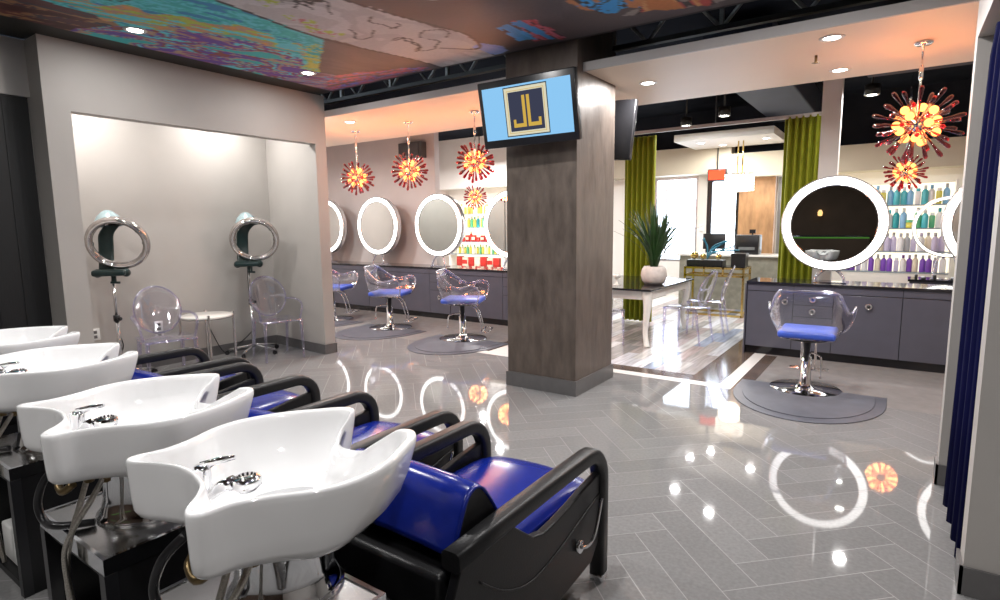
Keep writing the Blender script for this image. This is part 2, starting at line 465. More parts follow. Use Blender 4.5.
# far wall with windows
g = G(); Yf = 12.0
for x0, x1, z0, z1 in ((-10, -4.33, 0, 3.7), (-4.33, -3.42, 0, .72), (-4.33, -3.42, 2.46, 3.7), (-3.42, -3.24, 0, 3.7), (-3.24, -2.60, 2.42, 3.7), (-2.60, 3, 0, 3.7)):
    if x1 == 3:
        g.box(-2.60, -1.93, Yf, Yf + .15, 0, 3.7).box(-1.70, 3, Yf, Yf + .15, 0, 3.7).box(-1.93, -1.70, Yf, Yf + .15, 2.5, 3.7).box(-1.93, -1.70, Yf, Yf + .15, 0, .9)
    else: g.box(x0, x1, Yf, Yf + .15, z0, z1)
struct('wall_far', g, 'wall_white', 'white far wall with the shop windows')
def window(nm, x0, x1, z0, z1, mull, label, mat='frame_silver', fw=.05):
    g = G().box(x0, x1, Yf + .03, Yf + .1, z1 - fw, z1).box(x0, x1, Yf + .03, Yf + .1, z0, z0 + fw).box(x0, x0 + fw, Yf + .03, Yf + .1, z0 + fw, z1 - fw).box(x1 - fw, x1, Yf + .03, Yf + .1, z0 + fw, z1 - fw)
    for m in mull: g.box(m - .015, m + .015, Yf + .03, Yf + .1, z0 + fw, z1 - fw)
    o = struct(nm, g, mat, label)
    struct('window_pane', G().box(x0 + fw, x1 - fw, Yf + .06, Yf + .068, z0 + fw, z1 - fw), 'window_glass', parent=o)
    return o
window('window_1', -4.33, -3.42, .72, 2.46, [-4.08], 'bright shop window behind the plant')
window('window_2', -1.93, -1.70, .9, 2.5, [], 'narrow bright window beside the bronze wall')
o = window('door_2', -3.24, -2.60, 0, 2.42, [], 'black framed glass entrance door', 'black', .09)
struct('trim_1', G().box(-10, -5.2, 11.56, 12.0, 2.45, 3.68), 'wall_white', 'white bulkhead over the left retail shelf')
struct('trim_2', G().box(-5.2, -2.7, 11.56, 12.0, 2.47, 2.98).box(-2.7, 3, 11.56, 12, 2.36, 2.80), 'wall_beige', 'beige bulkhead along the far wall')
struct('wall_far_upper', G().box(-10, 3, 11.85, 11.99, 3.0, 3.7).box(-2.7, 3, 11.85, 11.99, 2.8, 3.0), 'ceil_dark', 'dark upper part of the far wall')
struct('wall_bronze', G().box(-2.585, -1.95, 11.8, 11.99, 0, 2.36), 'bronze', 'bronze tiled wall panel behind the reception desk')
# post behind the right mirror
struct('pillar_1', G().box(-.86, -.66, 8.0, 8.18, 0, 3.7), 'wall_white', 'slim white post behind the round mirror')

# column with its base
CX0, CX1, CY0, CY1 = -2.975, -2.262, 4.40, 5.17
struct('column_1', G().box(CX0, CX1, CY0, CY1, 0, 3.7), 'plaster', 'square column of textured brown metallic plaster', bevel=.004)
g = G().box(CX0 - .014, CX1 + .014, CY0 - .014, CY0, 0, .135).box(CX1, CX1 + .014, CY0, CY1 + .014, 0, .135).box(CX0 - .014, CX0, CY0, CY1 + .014, 0, .135).box(CX0, CX1, CY1, CY1 + .014, 0, .135)
base_strip('baseboard_column', g, 'dark slate base of the plaster column')

# ------------------------------------------------------------------ ceilings
struct('ceiling', G().box(-10.2, 3.2, -3.2, 12.3, 3.7, 3.8), 'ceil_dark', 'dark open ceiling above the panels')
ZS = 2.78
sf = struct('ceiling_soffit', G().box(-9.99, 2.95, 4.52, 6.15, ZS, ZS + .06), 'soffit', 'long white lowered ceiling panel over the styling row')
struct('soffit_fascia', G().box(-9.99, 2.95, 4.50, 4.52, ZS - .005, ZS + .065), 'fascia', parent=sf)
struct('ceiling_panel_reception', G().box(-3.35, -1.75, 10.2, 11.5, 2.92, 3.04), 'wall_white', 'white lowered ceiling panel over the reception')
# mural ceiling: painted colours on a fine grid
X0m, X1m, Y0m, Y1m = -5.79, 1.2, -2.95, 4.385
st = .017
xs = np.arange(X0m, X1m + 1e-6, st); ys = np.arange(0.4, Y1m + st, st); ys[-1] = Y1m
nx, ny = len(xs), len(ys)
XX, YY = np.meshgrid(xs, ys)
rng = np.random.default_rng(5)
def vnoise(sx, sy, seed, ang=0):
    r_ = np.random.default_rng(seed); T = r_.random((257, 257)).astype(np.float32)
    c, s_ = math.cos(ang), math.sin(ang)
    a = ((XX * c + YY * s_) / sx) % 256; b = ((-XX * s_ + YY * c) / sy) % 256
    i, j = a.astype(int), b.astype(int); fa, fb = a - i, b - j
    fa = fa * fa * (3 - 2 * fa); fb = fb * fb * (3 - 2 * fb)
    return (T[j, i] * (1 - fa) + T[j, i + 1] * fa) * (1 - fb) + (T[j + 1, i] * (1 - fa) + T[j + 1, i + 1] * fa) * fb
def inside(poly, wob=.05, seed=1):
    px = XX + wob * (vnoise(.13, .13, seed) - .5) * 2; py = YY + wob * (vnoise(.13, .13, seed + 50) - .5) * 2
    res = np.zeros(XX.shape, bool); n = len(poly)
    for k in range(n):
        (ax, ay), (bx, by) = poly[k - 1], poly[k]
        if ay == by: continue
        cond = ((ay > py) != (by > py)) & (px < (bx - ax) * (py - ay) / (by - ay) + ax); res ^= cond
    return res
IMG = np.zeros((ny, nx, 3), np.float32); IMG[:] = (.085, .065, .065)
IMG *= (.8 + .5 * vnoise(.5, .2, 3, .5))[..., None]
def paint(poly, pal, sx=.35, sy=.06, ang=1.35, seed=10, wob=.05):
    m = inside(poly, wob, seed)
    n = vnoise(sx, sy, seed, ang) * .65 + vnoise(sx * .4, sy * .5, seed + 1, ang) * .35
    n = np.clip((n - .28) / .44, 0, .999) * len(pal)
    idx = n.astype(int); P = np.array(pal, np.float32)
    IMG[m] = P[idx[m]]
TEAL, CY, DB, PU, MG, TAN, YG, WH, OR = (.03, .42, .40), (.10, .55, .58), (.02, .22, .42), (.12, .05, .30), (.28, .07, .20), (.42, .27, .17), (.40, .48, .06), (.50, .46, .44), (.60, .26, .08)
DK, RD, PK = (.045, .035, .035), (.42, .06, .07), (.50, .12, .16)
paint([(-5.35, .4), (-5.35, 2.3), (-4.72, 2.05), (-4.6, 1.3), (-4.6, .4)], [(.06, .015, .012), (.12, .03, .025), (.30, .14, .06), (.05, .04, .05), (.10, .03, .03)], seed=20)
paint([(-4.62, .4), (-4.72, 1.9), (-4.95, 2.2), (-4.95, 3.0), (-4.75, 3.75), (-3.93, 3.2), (-3.84, 2.6), (-3.7, 2.1), (-3.6, .4)], [DB, TEAL, CY, TEAL, CY, TEAL, (.05, .48, .44), CY], seed=30)
paint([(-4.62, 1.5), (-4.42, 1.9), (-4.2, 2.6), (-4.22, 3.1), (-4.38, 3.4), (-4.55, 2.6), (-4.8, 2.1)], [TEAL, TAN, OR, TAN, YG, CY], seed=41, wob=.09)
paint([(-5.36, 1.9), (-5.0, 1.95), (-4.75, 2.15), (-4.42, 2.7), (-4.45, 3.2), (-4.72, 3.75), (-5.0, 3.9), (-5.3, 3.6)], [PU, MG, TAN, PU, CY, (.25, .06, .05), PU, TAN, TEAL], sx=.5, sy=.10, seed=52, wob=.1)
paint([(-4.25, 3.3), (-4.0, 3.15), (-3.98, 3.4), (-4.75, 3.8), (-4.8, 3.6)], [YG, CY, YG, TEAL, (.5, .5, .1)], seed=63)
paint([(-5.36, 3.7), (-4.75, 3.75), (-4.55, 4.0), (-4.6, 4.4), (-5.36, 4.4)], [(.10, .06, .16), MG, (.10, .22, .40), (.30, .22, .26), (.20, .10, .14)], seed=66, ang=1.2)
paint([(-4.75, 3.78), (-3.93, 3.18), (-3.72, 4.1), (-3.74, 4.4), (-4.65, 4.4)], [(.105, .08, .08), (.12, .095, .09)], seed=70, wob=.02)
paint([(-5.2, 4.2), (-4.7, 3.95), (-3.84, 4.2), (-3.78, 4.4), (-5.2, 4.4)], [PK, (.14, .10, .10), (.22, .20, .50), PK, (.30, .14, .16), (.12, .09, .09)], sx=.5, sy=.05, ang=.15, seed=80)
paint([(-3.72, .4), (-3.82, 2.23), (-3.9, 3.11), (-3.72, 4.0), (-3.66, 4.4), (-3.08, 4.4), (-3.0, 4.2), (-2.91, 3.78), (-3.01, 3.33), (-3.13, 2.75), (-3.2, 1.8), (-3.2, .4)], [(.46, .42, .40), (.54, .50, .48), (.42, .39, .38), (.50, .46, .44)], sx=.5, sy=.3, seed=90, wob=.03)
paint([(-3.82, 2.7), (-3.7, 2.62), (-3.66, 3.2), (-3.8, 3.25)], [YG, (.5, .46, .44), (.45, .16, .16), (.5, .46, .44), YG], sx=.1, sy=.08, seed=95, wob=.08)
paint([(-3.62, 2.1), (-3.45, 2.0), (-3.45, 2.45), (-3.6, 2.5)], [YG, (.5, .46, .44), YG, (.5, .46, .44)], sx=.1, sy=.07, seed=97, wob=.08)
paint([(-2.48, 3.73), (-2.57, 4.24), (-2.31, 4.31), (-2.31, 3.81)], [RD, PK, DK, PK, RD, (.05, .25, .5)], sx=.4, sy=.045, ang=1.65, seed=100)
paint([(-2.66, 3.78), (-2.70, 4.15), (-2.52, 4.22), (-2.50, 3.75)], [(.04, .25, .5), (.05, .3, .6), DK], sx=.3, sy=.05, ang=1.6, seed=106)
paint([(-3.1, 4.05), (-3.05, 4.32), (-2.85, 4.3), (-2.95, 4.0)], [(.2, .3, .6), (.3, .38, .65)], seed=104)
paint([(-1.95, 3.3), (-1.92, 3.89), (-1.71, 4.05), (-1.35, 4.0), (-1.2, 3.3)], [(.04, .30, .62), DK, (.06, .36, .72), DK, (.04, .25, .5), (.5, .2, .08)], sx=.25, sy=.07, ang=1.6, seed=110, wob=.1)
paint([(-1.75, 4.12), (-1.28, 4.25), (-.9, 4.2), (-1.0, 3.6), (-1.3, 3.6), (-1.6, 4.05)], [(.5, .18, .06), (.58, .28, .12), (.42, .07, .06), DK, (.3, .25, .22)], sx=.3, sy=.09, ang=1.6, seed=120)
paint([(-.9, 3.4), (-.9, 4.3), (1, 4.3), (1, 3.4)], [DK, (.10, .07, .06), (.3, .2, .15), DK, (.06, .06, .09)], sx=.3, sy=.1, seed=130)
# pen lines over the pale figure and the dark red fan
def pen(pts, w=.012, col=(.03, .03, .035)):
    P = smooth_path([(a, b, 0) for a, b in pts], 6)
    for a, b in zip(P, P[1:]):
        ax, ay, bx, by = a.x, a.y, b.x, b.y; L2 = (bx - ax) ** 2 + (by - ay) ** 2 + 1e-9
        t = np.clip(((XX - ax) * (bx - ax) + (YY - ay) * (by - ay)) / L2, 0, 1)
        IMG[(XX - ax - t * (bx - ax)) ** 2 + (YY - ay - t * (by - ay)) ** 2 < w * w] = col
pen([(-3.72, .5), (-3.82, 2.23), (-3.9, 3.11), (-3.72, 4.0), (-3.68, 4.38)], .014)
pen([(-3.2, .6), (-3.2, 1.8), (-3.13, 2.75), (-3.01, 3.33), (-2.91, 3.78), (-3.05, 4.1), (-3.3, 3.9)], .014)
for q in range(16):
    cx_, cy_ = random.uniform(-3.7, -3.1), random.uniform(1.9, 4.0); a_ = random.uniform(0, 6)
    pen([(cx_ + .1 * math.cos(a_ + t) * (1 + .6 * math.sin(2.3 * t + q)), cy_ + .16 * math.sin(a_ + t * .8)) for t in np.linspace(0, 4, 7)], .009)
for q in range(6): pen([(-4.5 + .03 * q, 1.62 + .05 * q), (-4.28 + .05 * q, 1.75 + .04 * q)], .013, (.02, .10, .10))
IMG *= np.array([1.22, 1.32, 1.42], np.float32)
IMG[XX < -5.27] = (.012, .013, .010)
IMG[YY > 4.36] = (.02, .02, .02)
me = bpy.data.meshes.new('ceiling_mural')
V = np.stack([XX.ravel(), YY.ravel(), np.full(XX.size, 3.0)], 1)
idx = np.arange(nx * ny).reshape(ny, nx)
Fq = np.stack([idx[:-1, :-1].ravel(), idx[1:, :-1].ravel(), idx[1:, 1:].ravel(), idx[:-1, 1:].ravel()], 1)
me.from_pydata(V.tolist(), [], Fq.tolist())
a = me.color_attributes.new('Col', 'FLOAT_COLOR', 'POINT')
buf = np.ones((nx * ny, 4), np.float32); buf[:, :3] = IMG.reshape(-1, 3); a.data.foreach_set('color', buf.ravel())
me.materials.append(M['mural'])
mu = bpy.data.objects.new('ceiling_mural', me); COL.objects.link(mu); mu['kind'] = 'structure'; mu['label'] = 'painted abstract mural ceiling over the wash area'
struct('mural_panel', G().box(X0m, 2.9, -2.95, Y1m, 3.003, 3.06), 'steel_dark', parent=mu)
struct('mural_plain', G().box(X0m, 2.9, -2.95, .4, 2.998, 3.003).box(1.2, 2.9, .4, Y1m, 2.998, 3.003), 'wall_dark', parent=mu)

# ducts and joists in the dark ceiling
o = tag(G().box(-1.9, -1.2, 6.6, 11, 3.2, 3.6).build('ceiling_duct', 'duct', bevel=.02), 'dark blue square air duct in the open ceiling above the walkway', 'duct')
o = tag(G().cyl((-.25, 4.75, 3.34), (3, 4.75, 3.34), .17, n=20).build('ceiling_duct', 'duct'), 'dark blue round pipe above the right ceiling panel edge', 'duct')
o = tag(G().box(-.4, 1.6, 6.9, 7.6, 3.05, 3.4).build('ceiling_duct', 'duct', bevel=.02), 'dark square duct hanging over the right styling counter', 'duct')
def joist(x0, x1, y, z0, z1, label):
    t = thing('roof_joist', label, 'joist', (x0, y, z0))
    L = x1 - x0; h = z1 - z0
    G().box(0, L, -.03, .03, -.02, .02).box(0, L, -.03, .03, h - .02, h + .02).build('chord', 'steel_dark', t)
    n = int(L / .28); g = G()
    for i in range(n):
        a, b = i * L / n, (i + 1) * L / n
        g.cyl((a, 0, 0 if i % 2 else h), (b, 0, h if i % 2 else 0), .016, n=8)
        if i % 3 == 0: g.box(a - .015, a + .015, -.02, .02, 0, h)
    g.build('web', 'steel_grey', t)
joist(-7.5, -2.4, 4.95, 3.08, 3.4, 'black open web roof joist above the left ceiling panel')
joist(-2.2, .26, 4.98, 3.05, 3.4, 'black open web roof joist above the right ceiling panel')
tag(G().box(-7.35, -6.82, 7.48, 7.62, 2.68, 2.95).box(-7.3, -6.87, 7.46, 7.49, 2.71, 2.92).build('ceiling_vent', 'base'), 'small grey vent box high on the mauve wall', 'vent')

# ------------------------------------------------------------------ downlights
DL = None
def downlight(x, y, z, label, power, size=.12, lampcol=(1, .98, .965), group='recessed ceiling lights'):
    t = thing('ceiling_light', label, 'ceiling light', (x, y, z), 0, group)
    G().lathe([(.052, -.001), (.058, -.006), (.075, -.006), (.082, 0), (.052, -.001)], 28).build('trim_ring', 'white_plastic', t)
    G().lathe([(0, -.003), (.052, -.003), (.052, -.001), (0, -.001)], 24).build('lens', 'lens', t)
    if power: lamp('downlight_lamp', 'AREA', (0, 0, -.012), power, size, lampcol, parent=t)
    return t
P1 = 27
downlight(-4.862, 2.183, 3.0, 'recessed ceiling light in the turquoise part of the mural', 9)
downlight(-4.852, 3.73, 3.0, 'recessed ceiling light in the mural corner above the grey wall end', 9)
for k, (x, y) in enumerate(((-3.0, 1.2), (-1.2, 1.6), (-.6, 3.2), (-2.6, 3.0), (-2.0, -1.2), (-4.2, -1.0), (.4, 0))):  # unseen lights added as general fill for the room
    downlight(x, y, 2.995, 'added fill light in the mural overhead, beyond the picture edge', P1)
for x, y, s in ((-.478, 4.78, 'near the front edge of the right ceiling panel'), (-.506, 5.8, 'at the back edge of the right ceiling panel'), (-1.978, 5.244, 'in the ceiling panel right of the column'),
                (-5.62, 4.902, 'in the ceiling panel between the first two red pendants'), (-7.3, 5.2, 'in the ceiling panel at the far left end'), (-8.8, 5.2, 'at the hidden far end of the ceiling panel'), (-3.4, 5.6, 'in the ceiling panel behind the column')):
    downlight(x, y, ZS, 'recessed ceiling light ' + s, 46 if x < -5 else 30)
for x, y, s in ((-3.0, 10.6, 'at the left of the reception panel'), (-2.75, 11.1, 'at the back of the reception panel'), (-1.95, 10.7, 'at the right of the reception panel')):
    downlight(x, y, 2.92, 'recessed ceiling light ' + s, 14)
for x, y, s in ((-.39, 8.6, 'above the post'), (.7, 8.6, 'above the far mirror'), (-8.4, 9.5, 'above the far left shelf'), (-6.5, 9.3, 'behind the mauve wall'), (-2.2, 8.9, 'over the walkway, added to brighten it'), (-2.9, 9.4, 'before the gold console, added to brighten the walkway'), (-7.9, 10.6, 'close to the white bulkhead, added to brighten it')):  # walkway, console and bulkhead spots are added to brighten those areas
    t = downlight(x, y, 3.05, 'round spot light hanging from the dark ceiling ' + s, 80 if y > 9 and (x > 0 or x < -5) else 34, group='hanging spot lights')
    G().cyl((0, 0, .001), (0, 0, .12), .085, n=20).cyl((0, 0, .12), (0, 0, .65), .012, n=8).build('can', 'steel_dark', t)
# alcove head lights
for y, sd in ((2.35, 'left'), (3.72, 'right')):
    downlight(-6.18, y, 2.918, 'recessed light in the head of the dryer alcove at the %s' % sd, 20, .1, (1, .97, .94))

# ------------------------------------------------------------------ shampoo chairs and basins
def make_chair(cx, label):
    t = thing('shampoo_chair', label, 'salon chair', (cx, .045, 0), 0, 'shampoo chairs in a row')
    # seat (domed) and backrest wedge
    g = G(); rows = []
    for i in range(13):
        y = 1.40 + .70 * i / 12
        dz = -.05 * max(0, (i - 9) / 3) ** 2
        rows.append([Vector((-.27 + .54 * j / 8, y, .450 + dz + .022 * math.cos((j / 8 - .5) * PI) - (.02 if j in (0, 8) else 0))) for j in range(9)])
    g.sheet(rows)
    bot = [[Vector((v.x, v.y, .335)) for v in r] for r in rows]
    g.sheet([rows[0], bot[0]]); g.sheet([rows[-1], bot[-1]]); g.sheet([[r[0] for r in rows], [r[0] for r in bot]]); g.sheet([[r[-1] for r in rows], [r[-1] for r in bot]]); g.sheet(bot)
    bmesh.ops.remove_doubles(g.bm, verts=g.bm.verts[:], dist=1e-4)
    g.build('seat', 'blue', t, bevel=.006)
    # backrest: blue sheet wrapped over the ridge, black sides
    prof = smooth_path([(0, 1.47, .43), (0, 1.40, .545), (0, 1.325, .665), (0, 1.275, .712), (0, 1.225, .70), (0, 1.185, .63), (0, 1.15, .54)], 4)
    g = G()
    rows = [[Vector((x, p.y, p.z + .012 * math.cos(x / .26 * PI / 2) - (.006 if abs(x) > .25 else 0))) for x in (-.262, -.25, -.15, 0, .15, .25, .262)] for p in prof]
    g.sheet(rows); bk = g.build('backrest', 'blue', t, solid=.016)
    poly = [(p.y, p.z - .006) for p in prof] + [(1.16, .42), (1.46, .40)]
    for s in (-1, 1):
        a, b = sorted((s * .248, s * .262))
        G().prism(poly, 'x', a, b).build('back_side', 'leather', bk)
        G().tube([(s * .262, p.y, p.z) for p in prof], .006, 6).build('piping', 'blue', bk)
    # body under the seat
    g = G().rbox(-.27, .27, 1.0, 1.96, .06, .36, .02).rbox(-.25, .25, 1.10, 1.46, .30, .50, .02)
    g.build('base', 'leather', t)
    G().rbox(-.27, .27, 1.98, 2.07, .13, .34, .025).build('footrest', 'leather', t)
    for s in (-1, 1):
        xa = s * .302
        path = [(xa, 1.09, .575), (xa, 1.3, .581), (xa, 1.6, .585), (xa, 1.93, .585)] + [(xa, 1.93 + .13 * math.sin(R(a_)), .455 + .13 * math.cos(R(a_))) for a_ in (15, 30, 45, 60, 75, 90)] + [(xa, 2.06, .3), (xa, 2.06, .035)]
        am = G().bar(path, .066, .062, wdir=(1, 0, 0), r=.55).build('armrest', 'armpad', t)
        G().rbox(xa - .03, xa + .03, 2.03, 2.09, 0, .036, .004, 1).build('foot_cap', 'chrome', am)
        pts = [(1.12, .555), (1.38, .555), (1.45, .50), (1.51, .455), (1.58, .437), (1.66, .440), (1.78, .455), (1.9, .475), (2.03, .49), (2.03, .20), (1.96, .13), (1.05, .07), (1.0, .30)]
        x0, x1 = sorted((xa - s * .016, xa + s * .016))
        sp = G().prism(pts, 'x', x0, x1).build('side_panel', 'leather', t, bevel=.006)
        sm = smooth_path([(xa + s * .017, 1.20, .46), (xa + s * .017, 1.33, .36), (xa + s * .017, 1.48, .305), (xa + s * .017, 1.65, .315), (xa + s * .017, 1.85, .36), (xa + s * .017, 2.02, .40)], 6)
        G().tube(sm, .004, 6).build('seam', 'armpad', sp)
    xa = .302
    lv = G().cyl((xa + .012, 1.83, .265), (xa + .034, 1.83, .265), .024, n=16)
    lv.tube(smooth_path([(xa + .034, 1.83, .265), (xa + .044, 1.86, .258), (xa + .048, 1.90, .27), (xa + .05, 1.93, .31), (xa + .05, 1.975, .41)], 5), .007, 8)
    lv.build('recline_lever', 'chrome', t)
    return t
CHX, CHY = [-1.268, -2.08, -3.25, -4.06], [.045, .09, .13, .20]
CL = ['blue and black shampoo chair nearest the camera, beside the tile floor', 'blue and black shampoo chair second from the camera', 'blue and black shampoo chair third from the camera', 'blue and black shampoo chair farthest along the row']
ch0 = make_chair(CHX[0], CL[0])

def make_basin(cx, label):
    t = thing('shampoo_basin', label, 'wash basin', (cx, .84, 0), 0, 'shampoo basins in a row')
    half = [(0, -.212), (.07, -.22), (.13, -.25), (.172, -.283), (.205, -.293), (.225, -.27), (.222, -.21), (.250, -.135), (.294, -.06), (.313, .01), (.306, .08), (.277, .165), (.228, .245), (.192, .298), (.160, .320), (.132, .315), (.108, .285), (.085, .24), (.05, .205), (0, .192)]
    half = [(p.x, p.y) for p in smooth_path([(a, b, 0) for a, b in half], 3)]
    out = half + [(-a, b) for a, b in half[-2:0:-1]]
    n = len(out); c0 = (0, -.03)
    def rz(x, y):
        d = max(0, 1 - (x / .125) ** 2) if y > .1 else 0
        dip = .085 * d ** 1.3 * min(1, max(0, (y - .1) / .1))
        lift = .006 * max(0, (-y - .1) / .2)
        return .932 - dip + lift
    def ring(scb, scf, fz, grow=0):
        vs = []
        for x, y in out:
            w = min(1, max(0, (y + .25) / .35)); sc_ = scb * (1 - w) + scf * w
            xx, yy = c0[0] + (x - c0[0]) * sc_, c0[1] + (y - c0[1]) * sc_
            vs.append(Vector((xx, yy, fz(x, y))))
        return vs
    rim = lambda d: (lambda x, y: rz(x, y) - d)
    bl = lambda z, k: (lambda x, y: z * k + (rz(x, y)) * (1 - k))
    L = [ring(.02, .02, lambda x, y: .732), ring(.45, .40, lambda x, y: .732), ring(.82, .66, lambda x, y: .738 + .045 * max(0, -y - .05) / .25), ring(.94, .80, lambda x, y: .755 + .035 * max(0, -y - .05) / .25), ring(.975, .885, lambda x, y: .785 + .02 * max(0, -y - .05) / .25), ring(.985, .94, bl(.83, .97)), ring(.993, .98, bl(.88, .93)),
         ring(1.0, 1.0, rim(.020)), ring(1.0, 1.0, rim(.007)), ring(.992, .992, rim(.001)), ring(.98, .98, rim(0)),
         ring(.945, .945, rim(.001)), ring(.925, .93, rim(.006)), ring(.91, .915, rim(.02)), ring(.86, .88, bl(.86, .85)), ring(.78, .79, bl(.805, .97)), ring(.58, .62, lambda x, y: .768), ring(.3, .32, lambda x, y: .758), ring(.02, .02, lambda x, y: .755)]
    g = G(); rows = [[g.bm.verts.new(v) for v in r] for r in L]
    for A, B in zip(rows, rows[1:]):
        for k in range(n): g.bm.faces.new((A[k], A[(k + 1) % n], B[(k + 1) % n], B[k])).smooth = True
    g.bm.faces.new(rows[0][::-1]); g.bm.faces.new(rows[-1])
    rot = R(-8)
    bw = g.build('bowl', 'ceramic', t, rotz=rot)
    dn = G().lathe([(0, .762), (.018, .763), (.03, .767), (.032, .762), (.034, .752)], 20, (.0, .02, 0)).build('drain', 'chrome', bw)
    # mixer lever and hand shower on the back of the bowl
    g = G().lathe([(0, .905), (.018, .903), (.022, .893), (.022, .82)], 18, (-.115, -.15, 0))
    g.tube([(-.115, -.15, .90), (-.09, -.115, .912), (-.065, -.085, .918)], [.013, .010, .006], 8)
    g.build('mixer_lever', 'chrome', bw)
    g = G().tube([(-.02, -.165, .86), (.01, -.15, .885), (.03, -.13, .895)], [.013, .015, .018], 12)
    g.lathe([(0, .905), (.028, .906), (.034, .90), (.034, .885), (.022, .872), (.0, .868)], 20, (.045, -.105, 0))
    sp = g.build('hand_shower', 'chrome', bw)
    g = G()
    for k in range(12): g.ball((.045 + .02 * math.cos(k * PI / 6), -.105 + .02 * math.sin(k * PI / 6), .906), .003, 6, 4)
    g.build('nozzle', 'rubber', sp)
    # pedestal, plate and cabinet
    G().lathe([(0, .552), (.145, .552), (.150, .56), (.135, .575), (.125, .62), (.125, .70), (.135, .74), (.14, .762), (0, .762)], 32, (0, .0, 0)).build('pedestal', 'chrome', t)
    g = G()
    g.box(-.25, .25, -.23, .115, .535, .552); pl = g.build('top_plate', 'brushed', t, bevel=.003)
    G().box(-.252, .252, -.234, -.222, .505, .556).box(-.252, -.24, -.222, .105, .505, .556).box(.24, .252, -.222, .105, .505, .556).box(-.252, .252, .105, .118, .505, .556).build('edge_trim', 'chrome', pl)
    g = G().box(-.25, -.22, -.22, .105, 0, .505).box(.22, .25, -.22, .105, 0, .505).box(-.22, .22, .08, .105, 0, .505).box(-.22, .22, -.22, .08, .475, .505).box(-.22, .22, -.22, .08, .0, .03)
    g.build('cabinet', 'leather', t)
    for q in (-.234, .234): G().box(q - .019, q + .019, -.235, -.2, 0, .505).build('corner_post', 'black', t)
    G().rbox(-.15, .02, -.19, .02, .03, .20, .01, 2).build('drain_trap_box', 'white_plastic', t)
    # hoses from under the back of the bowl
    G().tube(smooth_path([(.08, -.19, .758), (.075, -.215, .68), (.05, -.245, .56), (.02, -.255, .42), (.03, -.25, .25), (.0, -.245, .1)], 6), .0085, 8).build('braided_hose', 'braid', t)
    G().tube(smooth_path([(.12, -.16, .758), (.125, -.20, .70), (.08, -.245, .60), (.035, -.26, .50), (.055, -.255, .32), (.11, -.25, .12)], 6), .0085, 8).build('braided_hose', 'braid', t)
    G().tube(smooth_path([(-.10, -.20, .758), (-.14, -.24, .70), (-.17, -.255, .62), (-.145, -.25, .565), (-.06, -.24, .57), (.0, -.16, .565)], 6), .012, 10).build('drain_hose', 'rubber', t)
    G().cyl((.08, -.19, .735), (.08, -.19, .785), .014, n=12).build('hose_fitting', 'brass', t); G().cyl((.12, -.16, .735), (.12, -.16, .775), .014, n=12).build('hose_fitting', 'brass', t); G().tube(smooth_path([(.0, -.20, .775), (-.02, -.235, .73), (.03, -.245, .71), (.06, -.225, .735)], 4), .012, 8).build('drain_pipe', 'brass', t)
    return t
BX, BY = [-1.289, -2.075, -3.11, -3.97], [.84, .84, .90, .965]
BL = ['white ceramic shampoo basin nearest the camera', 'white ceramic shampoo basin second from the camera', 'white ceramic shampoo basin third from the camera', 'white ceramic shampoo basin farthest along the row']
b0 = make_basin(BX[0], BL[0])
index_kids()
for x, y, l in zip(CHX[1:], CHY[1:], CL[1:]): dup(ch0, (x, y, 0), None, l)
for x, y, l in zip(BX[1:], BY[1:], BL[1:]): dup(b0, (x, y, 0), None, l)

